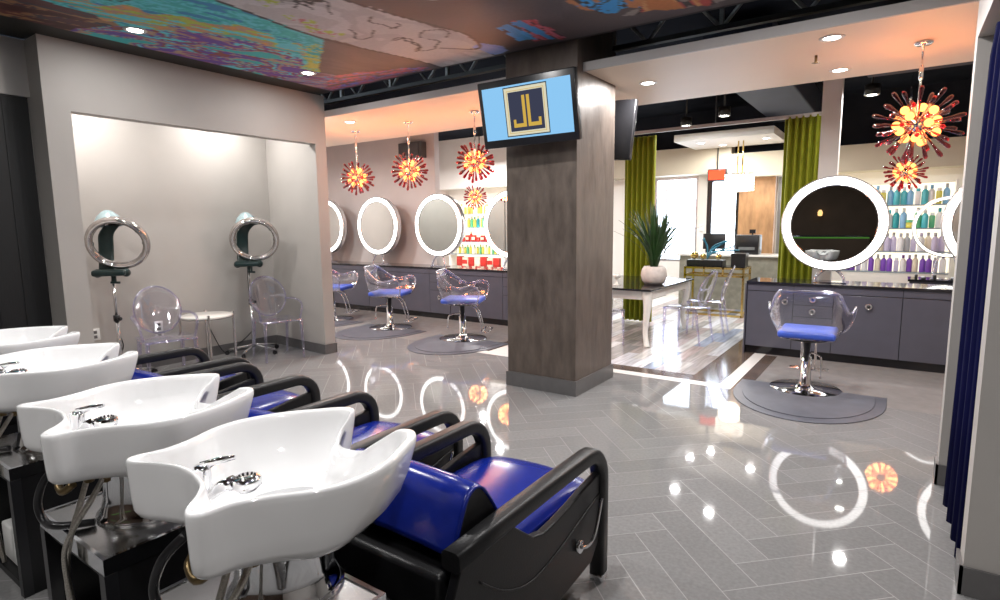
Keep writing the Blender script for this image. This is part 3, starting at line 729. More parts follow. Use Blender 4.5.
# ------------------------------------------------------------------ dryers
def make_dryer(x, y, label, yaw, tilt):
    t = thing('hair_dryer', label, 'hair dryer', (x, y, 0), 0, 'ring dryers on stands')
    g = G()
    for k in range(5):
        a_ = 2 * PI * k / 5 + .3
        g.tube([(0, 0, .10), (.12 * math.cos(a_), .12 * math.sin(a_), .085), (.30 * math.cos(a_), .30 * math.sin(a_), .06)], [.02, .016, .012], 8)
    st = g.build('star_base', 'chrome', t)
    for k in range(5):
        a_ = 2 * PI * k / 5 + .3
        G().cyl((.30 * math.cos(a_) - .012 * math.sin(a_), .30 * math.sin(a_) + .012 * math.cos(a_), .027), (.30 * math.cos(a_) + .012 * math.sin(a_), .30 * math.sin(a_) - .012 * math.cos(a_), .027), .027, n=14).build('caster', 'rubber', st)
    G().cyl((0, 0, .08), (0, 0, .62), .021, n=14).cyl((0, 0, .6), (0, 0, 1.06), .014, n=14).build('pole', 'chrome', t)
    G().cyl((0, 0, .60), (0, 0, .66), .03, n=14).cyl((.02, 0, .63), (.07, 0, .63), .012, n=10).ball((.075, 0, .63), .02).build('height_knob', 'black', t)
    mz = Matrix.Rotation(yaw, 4, 'Z')
    rx = lambda v: mz @ Vector(v)
    # head: clamp, curved arm, cap and ring (local frame: ring faces +x, camera side)
    g = G().rbox(-.10, .12, -.15, .13, 1.055, 1.115, .02, 3, mz)
    for s in (-.12, .12): g.ball(rx((.02, s, 1.08)), .042, 14, 10)
    g.cyl(rx((.05, .03, 1.06)), rx((.05, .03, .985)), .012, n=10).cyl(rx((.05, -.01, .99)), rx((.05, .07, .985)), .012, n=8)
    g.build('control_box', 'darkgreen', t)
    pts = [(-.05, -.06, 1.10), (-.10, -.065, 1.20), (-.115, -.06, 1.34), (-.10, -.045, 1.46), (-.05, .03, 1.55), (.02, .10, 1.59)]
    g = G().bar([rx(p) for p in smooth_path(pts, 5)], .13, .045, wdir=tuple(rx((0, 1, 0))), r=.8); g.build('head_arm', 'darkgreen', t)
    ax = rx((math.cos(tilt), 0, -math.sin(tilt))).normalized()
    q = ax.to_track_quat('Z', 'Y').to_matrix().to_4x4()
    c = rx((.06, .085, 1.37))
    rg = G().torus(c, .24, .034, 64, 14, q, 1.25).build('heat_ring', 'dryer_ring', t)
    G().torus(c + ax * .034, .238, .012, 64, 8, q).build('ring_rim', 'chrome', rg)
    g = G()
    for k in range(10):
        a_ = 2 * PI * k / 10; p = c + (q @ Vector((.208 * math.cos(a_), .208 * math.sin(a_), 0))); p2 = c + (q @ Vector((.202 * math.cos(a_), .202 * math.sin(a_), 0)))
        G().cyl(p, p2, .016, n=10).build('heater_spot', 'chrome', rg)
    g = G().lathe([(.125, -.06), (.12, -.02), (.095, .03), (.05, .075), (.02, .09), (0, .092)], 22, rx((-.03, .0, 1.60)), Matrix.Rotation(-.15, 4, 'Y'))
    g.lathe([(.125, -.06), (0, -.06)], 22, rx((-.03, .0, 1.60)))
    g.build('motor_cap', 'dryer_cap', t)
    G().tube(smooth_path([(-.03, .0, 1.06), (-.05, .01, .8), (-.045, .02, .5), (-.06, .05, .3), (-.14, -.1, .12), (-.22, -.25, .03), (-.24, -.42, .4)], 6), .006, 6).build('power_cord', 'black', t)
    return t
make_dryer(-6.335, 2.44, 'ring hair dryer on a stand at the left of the alcove', R(-35), R(22))
make_dryer(-6.345, 3.89, 'ring hair dryer on a stand in the right corner of the alcove', R(-35), R(20))

# ghost chairs: clear chairs with an oval back
def ghost_chair(x, y, rotz, label, group='clear ghost chairs', arms=True):
    t = thing('ghost_chair', label, 'chair', (x, y, 0), rotz, group)
    G().rbox(-.21, .23, -.23, .23, .435, .46, .012, 2).build('seat', 'ghost', t)
    G().tube([(.225, -.22, .448), (.225, .22, .448)], .012, 8).build('seat_edge', 'ghost_edge', t)
    for sx, sy in ((1, 1), (1, -1), (-1, 1), (-1, -1)):
        if sx > 0: G().tube([(.21, sy * .205, .45), (.215, sy * .21, .25), (.22, sy * .215, 0)], [.022, .018, .013], 8).build('leg', 'ghost_edge', t)
        else: G().tube([(-.19, sy * .19, .45), (-.215, sy * .195, .25), (-.26, sy * .2, 0)], [.022, .018, .013], 8).build('leg', 'ghost_edge', t)
    el = [(math.cos(2 * PI * k / 32), math.sin(2 * PI * k / 32)) for k in range(32)]
    cz, dx = .70, -.30
    def bp(u, v): z = cz + v * .23; return Vector((-.195 - .30 * (z - .46) + .03 * (u * u), u * .21, z))
    g = G(); rows = []
    for q in (1, .75, .5, .25, .02): rows.append([bp(u * q, v * q) for u, v in el] + [bp(el[0][0] * q, el[0][1] * q)])
    g.sheet(rows); bk = g.build('backrest', 'ghost', t, solid=.008)
    G().tube([bp(u, v) for u, v in el], .009, 8, True).build('back_rim', 'ghost_edge', bk)
    if arms:
        for s in (-1, 1):
            p = smooth_path([(-.235, s * .205, .66), (-.10, s * .255, .665), (.06, s * .265, .645), (.15, s * .25, .60), (.155, s * .235, .52), (.14, s * .222, .455)], 5)
            G().tube(p, .013, 8).build('armrest', 'ghost_edge', t)
    return t
ghost_chair(-5.84, 2.66, R(-12), 'clear ghost armchair below the left ring dryer')
ghost_chair(-5.90, 3.92, R(-14), 'clear ghost armchair below the right ring dryer')
# side table
t = thing('side_table', 'small round white side table on slim steel legs in the alcove', 'side table', (-6.17, 3.25, 0))
G().lathe([(0, .545), (.255, .545), (.262, .55), (.262, .565), (.255, .57), (0, .57)], 36).build('tabletop', 'white_gloss', t)
for k in range(4):
    a_ = PI / 4 + k * PI / 2 + .35
    G().box(-.010, .010, -.010, .010, 0, .59, Matrix.Translation((.262 * math.cos(a_), .262 * math.sin(a_), 0))).build('leg', 'brushed', t)
G().torus((0, 0, .545), .25, .008, 36, 8).build('top_ring', 'brushed', t)
def outlet(y, z, label):
    t = thing('wall_outlet', label, 'outlet', (AXB, y, z), 0, 'outlets in the alcove')
    G().rbox(0, .01, -.045, .045, -.06, .06, .003, 2).build('plate', 'white_plastic', t)
    G().rbox(.006, .013, -.02, .02, .008, .04, .003, 2).rbox(.006, .013, -.02, .02, -.04, -.008, .003, 2).build('socket', 'base', t)
outlet(2.95, .44, 'white wall outlet between the left ghost chair and side table'); outlet(2.34, .45, 'white wall outlet behind the left dryer pole')

# ------------------------------------------------------------------ styling counters
def knob(parent, x, z, y):
    g = G().cyl((x, y, z), (x, y - .018, z), .010, n=12)
    g.torus((x, y - .02, z), .026, .008, 20, 8, Matrix.Rotation(PI / 2, 4, 'X')); g.cyl((x, y - .012, z), (x, y - .018, z), .022, n=16)
    return g.build('handle', 'chrome', parent)
YC = 7.0
ZT = .845
def cabinet(x0, x1, kind, label, group, knobs):
    t = thing('cabinet_unit', label, 'cabinet', (x0, YC, 0), 0, group)
    w = x1 - x0
    G().box(0, w, .02, .5, .10, ZT - .03).build('body', 'gap', t)
    G().box(.0, w, .07, .48, 0, .10).build('plinth', 'blackgloss', t)
    if kind == 'door':
        d = G().box(.003, w - .003, 0, .02, .10, .735).build('door', 'cabinet', t, bevel=.002)
        for kx in knobs: knob(d, kx, .63, 0)
    elif kind == 'drawer':
        for z0, z1 in ((.10, .47), (.475, .60), (.605, .735)):
            d = G().box(.003, w - .003, 0, .02, z0, z1).build('drawer', 'cabinet', t, bevel=.002)
            knob(d, w / 2, (z0 + z1) / 2 if z1 < .7 and z0 > .2 else (.67 if z0 > .5 else .36), 0)
    G().box(.002, w - .002, 0, .02, .742, ZT - .03).build('top_rail', 'cabinet', t, bevel=.002)
def worktop(x0, x1, label):
    tag(G().box(x0 - .01, x1, YC - .015, YC + .52, ZT - .029, ZT).build('worktop', 'blackgloss', bevel=.003), label, 'worktop')
gR = 'slate cabinets of the right styling counter'
cabinet(-1.40, -.92, 'door', 'slate grey cabinet with one door at the left end of the right counter', gR, [.40])
cabinet(-.92, -.535, 'drawer', 'slate grey drawer unit behind the styling chair at the right', gR, [])
cabinet(-.535, .07, 'door', 'slate grey cabinet with a round knob right of the right styling chair', gR, [.32])
cabinet(.07, .75, 'door', 'slate grey cabinet at the right edge beside the booth wall', gR, [.6])
cabinet(.75, 1.4, 'door', 'slate grey cabinet hidden behind the booth wall', gR, [.3])
worktop(-1.40, 1.4, 'dark polished worktop of the right styling counter')
tag(G().box(-1.42, -1.405, YC - .01, YC + .5, 0, ZT - .03).build('end_panel', 'cabinet'), 'slate grey end panel of the right counter', 'panel')
gL = 'slate cabinets of the left styling counter'
xs_ = []
pend = -10.2
for mxc, nm in ((-9.1, 'at the far left'), (-7.69, 'under the second mirror'), (-6.25, 'under the third mirror'), (-4.8, 'beside the column')):
    cabinet(max(mxc - 1.03, pend), mxc - .02, 'door', 'slate grey door cabinet ' + nm + ' on the left', gL, [.22, .5])
    pend = mxc + .412
    cabinet(mxc - .02, mxc + .41, 'drawer', 'slate grey drawer unit ' + nm + ' on the left', gL, [])
worktop(-10, -4.38, 'dark polished worktop of the left styling counter')

def ring_mirror(x, y, zc, rad, label, foot, group='round ring lit mirrors', rw=.083, glass=True):
    t = thing('ring_mirror', label, 'mirror', (x, y, zc), 0, group)
    rx = Matrix.Rotation(PI / 2, 4, 'X')
    k = rad / .53
    G().lathe([(rad, -.05), (rad + .004, 0), (rad + .004, .035), (rad - .01, .042), (rad - .02, .04)], 64, (0, 0, 0), rx).lathe([(rad, -.05), (0 if glass else rad - (rw + .01) * k, -.05)] + ([] if glass else [(rad - (rw + .01) * k, .036), (rad - .012, .036)]), 64, (0, 0, 0), rx).build('housing', 'ringhouse', t)
    G().lathe([(rad - .012, .036), (rad - .012, .045), (rad - rw * k, .045), (rad - rw * k, .036)], 64, (0, 0, 0), rx).build('light_ring', 'light_ring', t)
    if glass: G().lathe([(0, .041), (rad - (rw + .002) * k, .041)], 64, (0, 0, 0), rx).build('mirror_glass', 'mirror', t)
    G().torus((0, -.043, 0), rad - (rw + .003) * k, .006, 64, 8, rx).build('inner_rim', 'chrome', t)
    if foot is not None:
        h = zc - foot
        for s in (-1, 1):
            G().tube(smooth_path([(s * .05, .0, -rad + .01), (s * .09, -.02, -rad - .02), (s * .13, -.04, -h + .06), (s * .13, -.05, -h)], 5), .016, 10).build('stand', 'acrylic_edge', t)
        G().box(-.16, .16, -.07, .07, -h, -h + .012).build('foot', 'acrylic_edge', t)
    return t
YM = 7.22
RAD = .508
ring_mirror(-.60, YM, 1.487, RAD, 'large round mirror with a white light ring on the right counter', ZT, rw=.098)
ring_mirror(.84, YM, 1.487, RAD, 'round ring lit mirror cut by the booth wall at right', ZT)
ring_mirror(-4.78, YM, 1.52, RAD, 'round ring lit mirror half hidden behind the column', ZT)
ring_mirror(-6.22, YM, 1.52, RAD, 'round ring lit mirror nearest to the lit shelf on the left', ZT)
ring_mirror(-7.64, YM, 1.52, RAD, 'round ring lit mirror in the middle of the left wall', ZT)
ring_mirror(-9.05, YM, 1.52, RAD, 'round ring lit mirror half hidden behind the grey wall end', ZT)
# second station behind
t = thing('cabinet_unit', 'low dark station counter far behind the right mirror', 'cabinet', (.15, 9.5, 0))
G().box(0, 1.6, 0, .45, 0, .70).build('body', 'cabinet', t); G().box(-.02, 1.62, -.02, .47, .70, .73).build('top', 'blackgloss', t)
ring_mirror(.53, 9.62, 1.43, .40, 'thin open glowing ring standing far behind, against the bottle shelves', .73, 'far ring lamps', .05, False)
tag(G().box(-.07, .07, .0, .012, -.045, .045).lathe([(.035, 0), (.035, -.006), (.025, -.006), (.025, 0)], 16, (0, 0, 0), Matrix.Rotation(PI/2, 4, 'X')).build('wall_outlet', 'white_plastic', loc=(-7.75, 7.607, 1.3)), 'small white fitting on the mauve wall', 'outlet')

# ------------------------------------------------------------------ styling chairs
def styling_chair(x, y, rotz, label):
    t = thing('styling_chair', label, 'salon chair', (x, y, 0), rotz, 'clear styling chairs with blue cushions')
    # faces +y; shell is one clear sheet: back, sides and floor
    rim = [(0, -.25, .90), (.14, -.25, .90), (.20, -.245, .895), (.235, -.20, .86), (.265, -.13, .79), (.29, -.05, .725), (.31, .03, .70), (.325, .11, .715), (.335, .18, .735), (.337, .235, .712), (.327, .262, .65), (.307, .252, .575), (.27, .235, .515), (.215, .228, .484)]
    low = [(0, -.19, .478), (.10, -.19, .478), (.16, -.18, .478), (.19, -.15, .478), (.205, -.10, .478), (.21, -.05, .478), (.212, 0, .478), (.213, .05, .478), (.213, .10, .478), (.213, .14, .478), (.213, .17, .478), (.212, .195, .478), (.211, .212, .478), (.208, .224, .478)]
    rim, low = smooth_path(rim, 4), smooth_path(low, 4)
    def both(c): return [Vector((-v.x, v.y, v.z)) for v in c[:0:-1]] + list(c)
    rim, low = both(rim), both(low); N = len(rim); rows = []
    for f in (0, .08, .2, .36, .55, .77, 1):
        e = 1 - (1 - f) ** 2.0
        rows.append([Vector((a_.x + (b_.x - a_.x) * e, a_.y + (b_.y - a_.y) * e, a_.z + (b_.z - a_.z) * f)) for a_, b_ in zip(low, rim)])
    sh = G().sheet(rows); h = N // 2
    sh.sheet([[low[i] * (1 - q) + low[N - 1 - i] * q for q in (0, .25, .5, .75, 1)] for i in range(h + 1)])
    s = sh.build('shell', 'acrylic', t, solid=.008)
    G().tube(rim, .010, 8).build('shell_rim', 'acrylic_edge', s)
    for k in (0, -1): G().tube([rim[k], low[k], (low[k] + Vector((-low[k].x * .3, .0, -.004)))], .009, 8).build('front_rim', 'acrylic_edge', s)
    G().rbox(-.215, .215, -.21, .245, .485, .545, .022, 3).build('cushion', 'cushion', t)
    G().lathe([(0, .455), (.17, .455), (.18, .462), (.17, .482), (0, .482)], 28).build('seat_plate', 'black', t)
    G().lathe([(0, 0), (.275, 0), (.285, .006), (.275, .014), (.10, .026), (.055, .04), (.042, .07), (.042, .30), (.030, .302), (.030, .455), (0, .455)], 36).build('pump_base', 'chrome', t)
    ft = G()
    for sg in (-.055, .055): ft.tube(smooth_path([(sg, .10, .455), (sg, .17, .40), (sg, .22, .26), (sg, .245, .13)], 5), .009, 8)
    ft.tube([(-.16, .25, .125), (.16, .25, .125)], .012, 8).tube([(-.15, .33, .12), (.15, .33, .12)], .010, 8).tube([(-.15, .25, .125), (-.15, .33, .12)], .008, 8).tube([(.15, .25, .125), (.15, .33, .12)], .008, 8)
    ft.build('footrest', 'chrome', t)
    G().tube(smooth_path([(.03, -.02, .34), (.10, -.10, .335), (.12, -.14, .30), (.12, -.15, .15)], 4), .008, 8).build('pump_lever', 'chrome', t)
    return t
s0 = styling_chair(-.62, 5.73, R(2), 'clear styling chair with a blue cushion at the right counter')
index_kids()
c1 = dup(s0, (-4.74, 5.93, 0), R(-64), 'clear styling chair with a blue cushion left of the column')
c2 = dup(s0, (-6.20, 6.02, 0), R(-64), 'clear styling chair with a blue cushion in the middle of the left row')
c3 = dup(s0, (-7.60, 6.10, 0), R(-64), 'clear styling chair partly hidden behind the grey wall end')
s0.scale = (1.05, 1.05, 1.02)
for c_ in (c1, c2, c3): c_.scale = (1.14, 1.14, 1.03)
def floor_mat(x, y, label):
    pts = [(-.56, .24), (-.56, .02)] + [(.56 * math.cos(R(a_)), -.02 + .74 * math.sin(R(a_))) for a_ in range(180, 361, 6)] + [(.56, .24)] + [(.24 * math.cos(R(a_)), .24 + .10 * math.sin(R(a_)) * -1) for a_ in range(0, 181, 20)]
    t = thing('floor_mat', label, 'mat', (x, y, 0), 0, 'half round rubber mats')
    G().prism([(p[0] * 1.04, p[1] * 1.04) for p in pts], 'z', .001, .008).build('border', 'mat', t, bevel=.004)
    G().prism([(p[0] * .90, p[1] * .90) for p in pts], 'z', .008, .014).build('pad', 'mat', t, bevel=.004)
floor_mat(-.58, 5.52, 'grey half round rubber mat under the right styling chair')
floor_mat(-4.60, 5.72, 'grey half round rubber mat under the chair left of the column')
floor_mat(-6.10, 5.82, 'grey half round rubber mat under the middle chair of the left row')
floor_mat(-7.52, 5.90, 'grey half round rubber mat partly hidden by the grey wall end')

# ------------------------------------------------------------------ sputnik pendants
def pendant(x, y, zc, ztop, rad, label, power, group='red glass burst pendants'):
    t = thing('pendant_lamp', label, 'pendant lamp', (x, y, zc), 0, group)
    h = ztop - zc
    G().lathe([(0, h), (.06, h), (.062, h - .008), (.05, h - .02), (0, h - .022)], 20).build('canopy', 'chrome', t)
    G().cyl((0, 0, .02), (0, 0, h - .02), .008, n=10).cyl((0, 0, h * .55), (0, 0, h * .72), .014, n=10).build('stem', 'chrome', t)
    G().ball((0, 0, 0), .055, 16, 10).build('hub', 'chrome', t)
    n = 52; ga = PI * (3 - 5 ** .5)
    sp = None
    for k in range(n):
        z = 1 - 2 * (k + .5) / n; r_ = math.sqrt(1 - z * z); d = Vector((r_ * math.cos(ga * k), r_ * math.sin(ga * k), z))
        if z > .93: continue
        if sp is None:
            sp = G().lathe([(0, .05), (.005, .05), (.007, .5 * rad), (.010, .72 * rad), (.016, .88 * rad), (.0155, .95 * rad), (.009, .995 * rad), (0, rad)], 10).build('glass_spike', 'tube_red', t); o = sp
        else:
            o = sp.copy(); COL.objects.link(o)
        o.rotation_euler = d.to_track_quat('Z', 'Y').to_euler()
        f = .92 + .14 * ((k * 37) % 10) / 10; o.scale = (1, 1, f)
    n = 14; bb = None
    for k in range(n):
        z = 1 - 2 * (k + .5) / n; r_ = math.sqrt(1 - z * z); d = Vector((r_ * math.cos(ga * k + 1), r_ * math.sin(ga * k + 1), z))
        if bb is None: bb = G().ball((0, 0, 0), .028 * rad / .27, 12, 8).build('bulb', 'bulb', t); o = bb
        else: o = bb.copy(); COL.objects.link(o)
        o.location = d * rad * .47
    if power: lamp('pendant_glow', 'POINT', (0, 0, 0), power, .2, (1, .40, .13), parent=t)
    return t
pendant(-6.07, 5.38, 2.165, ZS, .235, 'red glass burst pendant at the left end of the row', 36)
pendant(-5.06, 5.33, 2.19, ZS, .24, 'red glass burst pendant in the middle of the left row', 36)
pendant(-4.02, 5.31, 2.222, ZS, .235, 'red glass burst pendant beside the wall screen', 36)
pendant(.052, 5.29, 2.205, ZS, .285, 'large red glass burst pendant at the upper right', 32)
pendant(-7.28, 9.6, 2.10, 3.7, .26, 'red glass burst pendant far behind on the left, above the shelf', 20, 'far burst pendants')
pendant(.005, 9.6, 2.165, 3.7, .26, 'red glass burst pendant far behind above the right shelf', 20, 'far burst pendants')

# ------------------------------------------------------------------ screens on the column
t = thing('wall_screen', 'black wall screen with a gold emblem on a pale blue picture, on the column', 'tv', (-2.59, 4.16, 2.445))
t.rotation_euler = (R(11), R(-.5), R(2))
G().rbox(-.455, .455, -.03, .03, -.275, .27, .008, 2).build('case', 'black', t)
sc_ = G().box(-.415, .415, -.0315, -.030, -.21, .215).build('screen', 'screen', t)
gold_e = emit('emblem_gold', (.85, .55, .10), .75); pale_e = emit('emblem_pale', (.80, .75, .55), .9); dark_e = emit('emblem_dark', (.045, .05, .085), 1.0); line_e = emit('emblem_line', (.02, .03, .05), 1.0)
def frame_(g, w, h, th, y): return g.box(-w, w, y - .0006, y, h - th, h).box(-w, w, y - .0006, y, -h, -h + th).box(-w, -w + th, y - .0006, y, -h + th, h - th).box(w - th, w, y - .0006, y, -h + th, h - th)
em = G().box(-.205, .205, -.0325, -.032, -.195, .20).build('emblem', line_e, sc_)
G().box(-.197, .197, -.0331, -.0325, -.187, .192).build('emblem_border', pale_e, sc_)
frame_(G(), .175, .170, .004, -.0331).build('emblem_line', gold_e, sc_)
G().box(-.162, .162, -.0338, -.0332, -.155, .158).build('emblem_ground', dark_e, sc_)
g = G().box(-.034, -.006, -.0346, -.0340, -.125, .125).box(.010, .038, -.0346, -.0340, -.125, .125)
g.box(-.125, -.034, -.0346, -.0340, -.125, -.095).box(.038, .132, -.0346, -.0340, -.125, -.095).box(-.128, -.104, -.0346, -.0340, -.125, -.06).box(.110, .134, -.0346, -.0340, -.125, -.06)
g.build('emblem_letters', gold_e, sc_)
G().box(-.06, .06, .03, .2, -.06, .06).build('wall_mount', 'black', t)
t = thing('wall_screen', 'black wall screen seen edge on behind the column', 'tv', (-2.60, 5.34, 2.42)); t.rotation_euler = (R(-8), R(3), 0)
G().rbox(-.46, .46, -.03, .03, -.285, .285, .008, 2).build('case', 'black', t)
G().box(-.42, .42, .030, .0315, -.23, .25).build('screen', 'blackgloss', t)
G().box(-.06, .06, -.17, -.03, -.06, .06).build('wall_mount', 'black', t)

# ------------------------------------------------------------------ curtains
def curtain(x0, y0, x1, y1, z0, z1, folds, depth, label, mat, name='curtain'):
    L = math.hypot(x1 - x0, y1 - y0); ux, uy = (x1 - x0) / L, (y1 - y0) / L; nx_, ny_ = -uy, ux
    N = folds * 10; rows = []
    for q, am in ((0, .55), (.06, .8), (.3, 1), (.7, 1.05), (1, 1.15)):
        z = z1 + (z0 - z1) * q
        rows.append([Vector((x0 + ux * L * i / N + nx_ * depth * am * math.sin(2 * PI * folds * i / N + .6 * math.sin(3.1 * i / N + q)) , y0 + uy * L * i / N + ny_ * depth * am * math.sin(2 * PI * folds * i / N + .6 * math.sin(3.1 * i / N + q)), z)) for i in range(N + 1)])
    return tag(G().sheet(rows).build(name, mat, solid=.006), label, 'curtain')
YG = 8.45
curtain(-3.52, YG, -3.04, YG, .02, 2.80, 6, .045, 'long olive green curtain behind the plant', 'green_cloth')
curtain(-1.32, YG, -.84, YG, .02, 2.86, 6, .045, 'long olive green curtain behind the round mirror', 'green_cloth')
t = thing('curtain_rail', 'thin pale rail across the walkway above the green curtains', 'rail', (-3.6, YG, 2.86))
G().box(0, 2.85, -.02, .02, -.02, .025).build('track', 'fascia', t)
for xx in (.1, 1.4, 2.75): G().cyl((xx, 0, .02), (xx, 0, .84), .008, n=8).build('hanger', 'steel_dark', t)
curtain(.345, 3.0, .33, 3.72, .05, 2.40, 4, .05, 'dark navy curtain hanging in the booth opening at the right edge', 'blue_cloth')
t = thing('curtain_rail', 'slim booth rail holding the navy curtain', 'rail', (.34, 2.97, 2.43)); G().cyl((0, 0, 0), (0, 1.02, 0), .012, n=10).build('track', 'brushed', t)

# ------------------------------------------------------------------ lit retail shelves with bottles
def shelf_unit(x0, x1, zs, label):
    t = thing('retail_shelf', label, 'shelf', (x0, 11.55, 0)); w = x1 - x0
    top = zs[0]
    G().box(0, w, -.01, .0, zs[-1] - .02, top).build('back_panel', 'led_back', t)
    G().box(-.03, 0, -.32, 0, 0, top + .03).box(w, w + .03, -.32, 0, 0, top + .03).build('side_panel', 'white_gloss', t)
    for z in zs[1:]: G().box(0, w, -.31, -.01, z - .02, z).build('shelf_board', 'shelf_glass', t)
    G().box(0, w, -.3, -.01, 0, zs[-1] - .02).build('plinth', 'white_gloss', t)
    return t
shelf_unit(-1.30, .66, [2.11, 1.77, 1.40, 1.03, .70], 'tall lit retail shelf full of bottles behind the right counter')
shelf_unit(-9.35, -7.70, [2.09, 1.80, 1.47, 1.12, .82, .50], 'tall lit retail shelf full of coloured products behind the left mirrors')
BM = {}
def bottle_mat(c):
    if c not in BM: BM[c] = pbr('bottle_%d' % len(BM), c, .3, noise=.04, nscale=20)
    return BM[c]
MESH = {}
def product(shape, c, capc):
    key = (shape, c, capc)
    if key not in MESH:
        if shape == 'bottle': g = G().lathe([(0, 0), (.034, 0), (.036, .01), (.036, .15), (.028, .175), (.014, .185), (.014, .19), (0, .19)], 14); h0 = .19
        elif shape == 'jar': g = G().lathe([(0, 0), (.045, 0), (.047, .008), (.047, .07), (0, .07)], 16); h0 = .07
        elif shape == 'tube': g = G().rbox(-.03, .03, -.022, .022, 0, .16, .012, 2); h0 = .16
        else: g = G().rbox(-.05, .05, -.035, .035, 0, .14, .004, 1); h0 = .14
        nf = len(g.bm.faces)
        if shape == 'bottle': g.lathe([(0, h0), (.017, h0), (.017, .235), (0, .236)], 12)
        elif shape == 'jar': g.lathe([(.049, h0 - .005), (.049, .095), (0, .096)], 16)
        elif shape == 'tube': g.rbox(-.022, .022, -.018, .018, h0, .195, .004, 1)
        else: g.box(-.046, .046, -.036, .036, .04, .10)
        g.bm.faces.ensure_lookup_table()
        for f in g.bm.faces[nf:]: f.material_index = 1
        o = g.build(shape, [bottle_mat(c), bottle_mat(capc)]); MESH[key] = o
        return o
    o = MESH[key].copy(); COL.objects.link(o); return o
WHT, TQ, LB, GR, YE_, PUR, LIL, REDC, CRM, BLK, ORG, TEALC, GREY = (.85, .85, .85), (.10, .55, .62), (.25, .50, .75), (.12, .50, .25), (.70, .65, .10), (.22, .08, .50), (.60, .55, .75), (.60, .03, .02), (.85, .78, .60), (.03, .03, .03), (.75, .35, .06), (.03, .35, .38), (.45, .47, .50)
NAMES = {WHT: 'white', TQ: 'turquoise', LB: 'light blue', GR: 'green', YE_: 'yellow', PUR: 'purple', LIL: 'lilac', REDC: 'red', CRM: 'cream', BLK: 'black', ORG: 'amber', TEALC: 'teal', GREY: 'grey'}
def stock(x0, x1, z, seq, step, sc, row, side, y=11.38):
    x = x0 + step / 2; k = 0
    while x < x1 - step * .4:
        shape, c, cap = seq[k % len(seq)]
        o = product(shape, c, cap); o.location = (x + random.uniform(-.006, .006), y + random.uniform(-.04, .04), z)
        f = sc * random.uniform(.94, 1.06); o.scale = (sc, sc, f)
        tag(o, '%s %s on the %s shelf of the %s retail unit' % (NAMES[c], {'tube': 'squeeze tube', 'box': 'carton'}.get(shape, shape), row, side), shape if shape != 'box' else 'carton', 'products on the %s %s shelf' % (side, row))
        x += step; k += 1
b, j, u, c_ = 'bottle', 'jar', 'tube', 'box'
stock(-.75, .64, 1.77, [(b, TQ, WHT), (b, LB, WHT), (u, WHT, TQ), (b, TQ, WHT), (b, WHT, LB), (u, YE_, WHT), (b, LB, GREY), (b, TQ, WHT)], .09, 1.28, 'top', 'right')
stock(-.75, .64, 1.40, [(b, TEALC, WHT), (b, LB, WHT), (j, YE_, GR), (b, GR, WHT), (b, TQ, WHT), (u, GR, WHT), (b, WHT, TQ)], .092, 1.3, 'second', 'right')
stock(-.75, .64, 1.03, [(b, LIL, WHT), (b, WHT, GREY), (b, GREY, WHT), (u, LIL, WHT), (b, WHT, LIL), (b, CRM, WHT), (b, LIL, GREY)], .09, 1.28, 'third', 'right')
stock(-.75, .64, .70, [(b, PUR, WHT), (b, PUR, WHT), (u, LIL, WHT), (b, WHT, PUR), (b, PUR, LIL), (b, CRM, WHT)], .086, 1.15, 'bottom', 'right')
stock(-9.2, -7.72, 1.80, [(b, ORG, CRM), (b, CRM, ORG), (u, YE_, CRM), (b, ORG, CRM)], .10, 1.0, 'top', 'left')
stock(-9.2, -7.72, 1.47, [(b, GR, CRM), (b, YE_, GR), (b, TEALC, CRM), (u, YE_, CRM)], .10, 1.15, 'second', 'left')
stock(-9.2, -7.72, 1.12, [(c_, REDC, CRM), (j, REDC, REDC), (c_, REDC, CRM), (b, REDC, CRM)], .12, 1.1, 'third', 'left')
stock(-9.2, -7.72, .82, [(b, YE_, CRM), (b, CRM, GR), (u, YE_, GR), (b, GR, YE_)], .095, .95, 'fourth', 'left')
stock(-9.2, -7.72, .50, [(c_, REDC, REDC), (c_, CRM, REDC), (c_, REDC, REDC), (c_, CRM, CRM)], .19, 1.7, 'bottom', 'left')
# tools on the far station counter
for k, xx in enumerate((.22, .30, .42, .62, .72, .86)):
    o = product(j if k % 2 else u, BLK, GREY); o.location = (xx, 9.62 + .05 * (k % 2) - .1, .73); o.scale = (.6, .6, .4)
    tag(o, 'small black %s on the far station counter' % ('jar' if k % 2 else 'tool'), 'jar' if k % 2 else 'tool', 'tools on the far counter')

# ------------------------------------------------------------------ walkway table, plant and reception
t = thing('display_table', 'white legged table with a black glass top right of the column', 'table', (-3.05, 7.45, 0))
G().box(-.66, .66, -.86, .86, .70, .725).build('tabletop', 'blackgloss', t, bevel=.004)
g = G().box(-.58, .58, -.79, -.75, .59, .70).box(-.58, .58, .75, .79, .59, .70).box(-.60, -.56, -.79, .79, .59, .70).box(.56, .60, -.79, .79, .59, .70); g.build('apron', 'white_gloss', t)
for sx in (-1, 1):
    for sy in (-1, 1):
        G().tube(smooth_path([(sx * .575, sy * .765, .70), (sx * .59, sy * .775, .55), (sx * .575, sy * .76, .38), (sx * .555, sy * .74, .18), (sx * .59, sy * .77, .0)], 5), [.065, .064, .062, .060, .056, .053, .05, .047, .044, .042, .04, .038, .036, .034, .033, .032, .032, .033, .034, .036, .04], 12).build('leg', 'white_gloss', t)
t = thing('potted_plant', 'spiky green plant in a pale round pot on the black topped table', 'plant', (-2.60, 7.26, .725)); t.scale = (1.12, 1.12, 1.2)
G().lathe([(0, 0), (.10, 0), (.135, .04), (.15, .10), (.14, .16), (.115, .195), (.10, .195), (.10, .17), (0, .17)], 28).build('pot', 'concrete', t)
rng_ = random.Random(3)
g = G(); g2 = G()
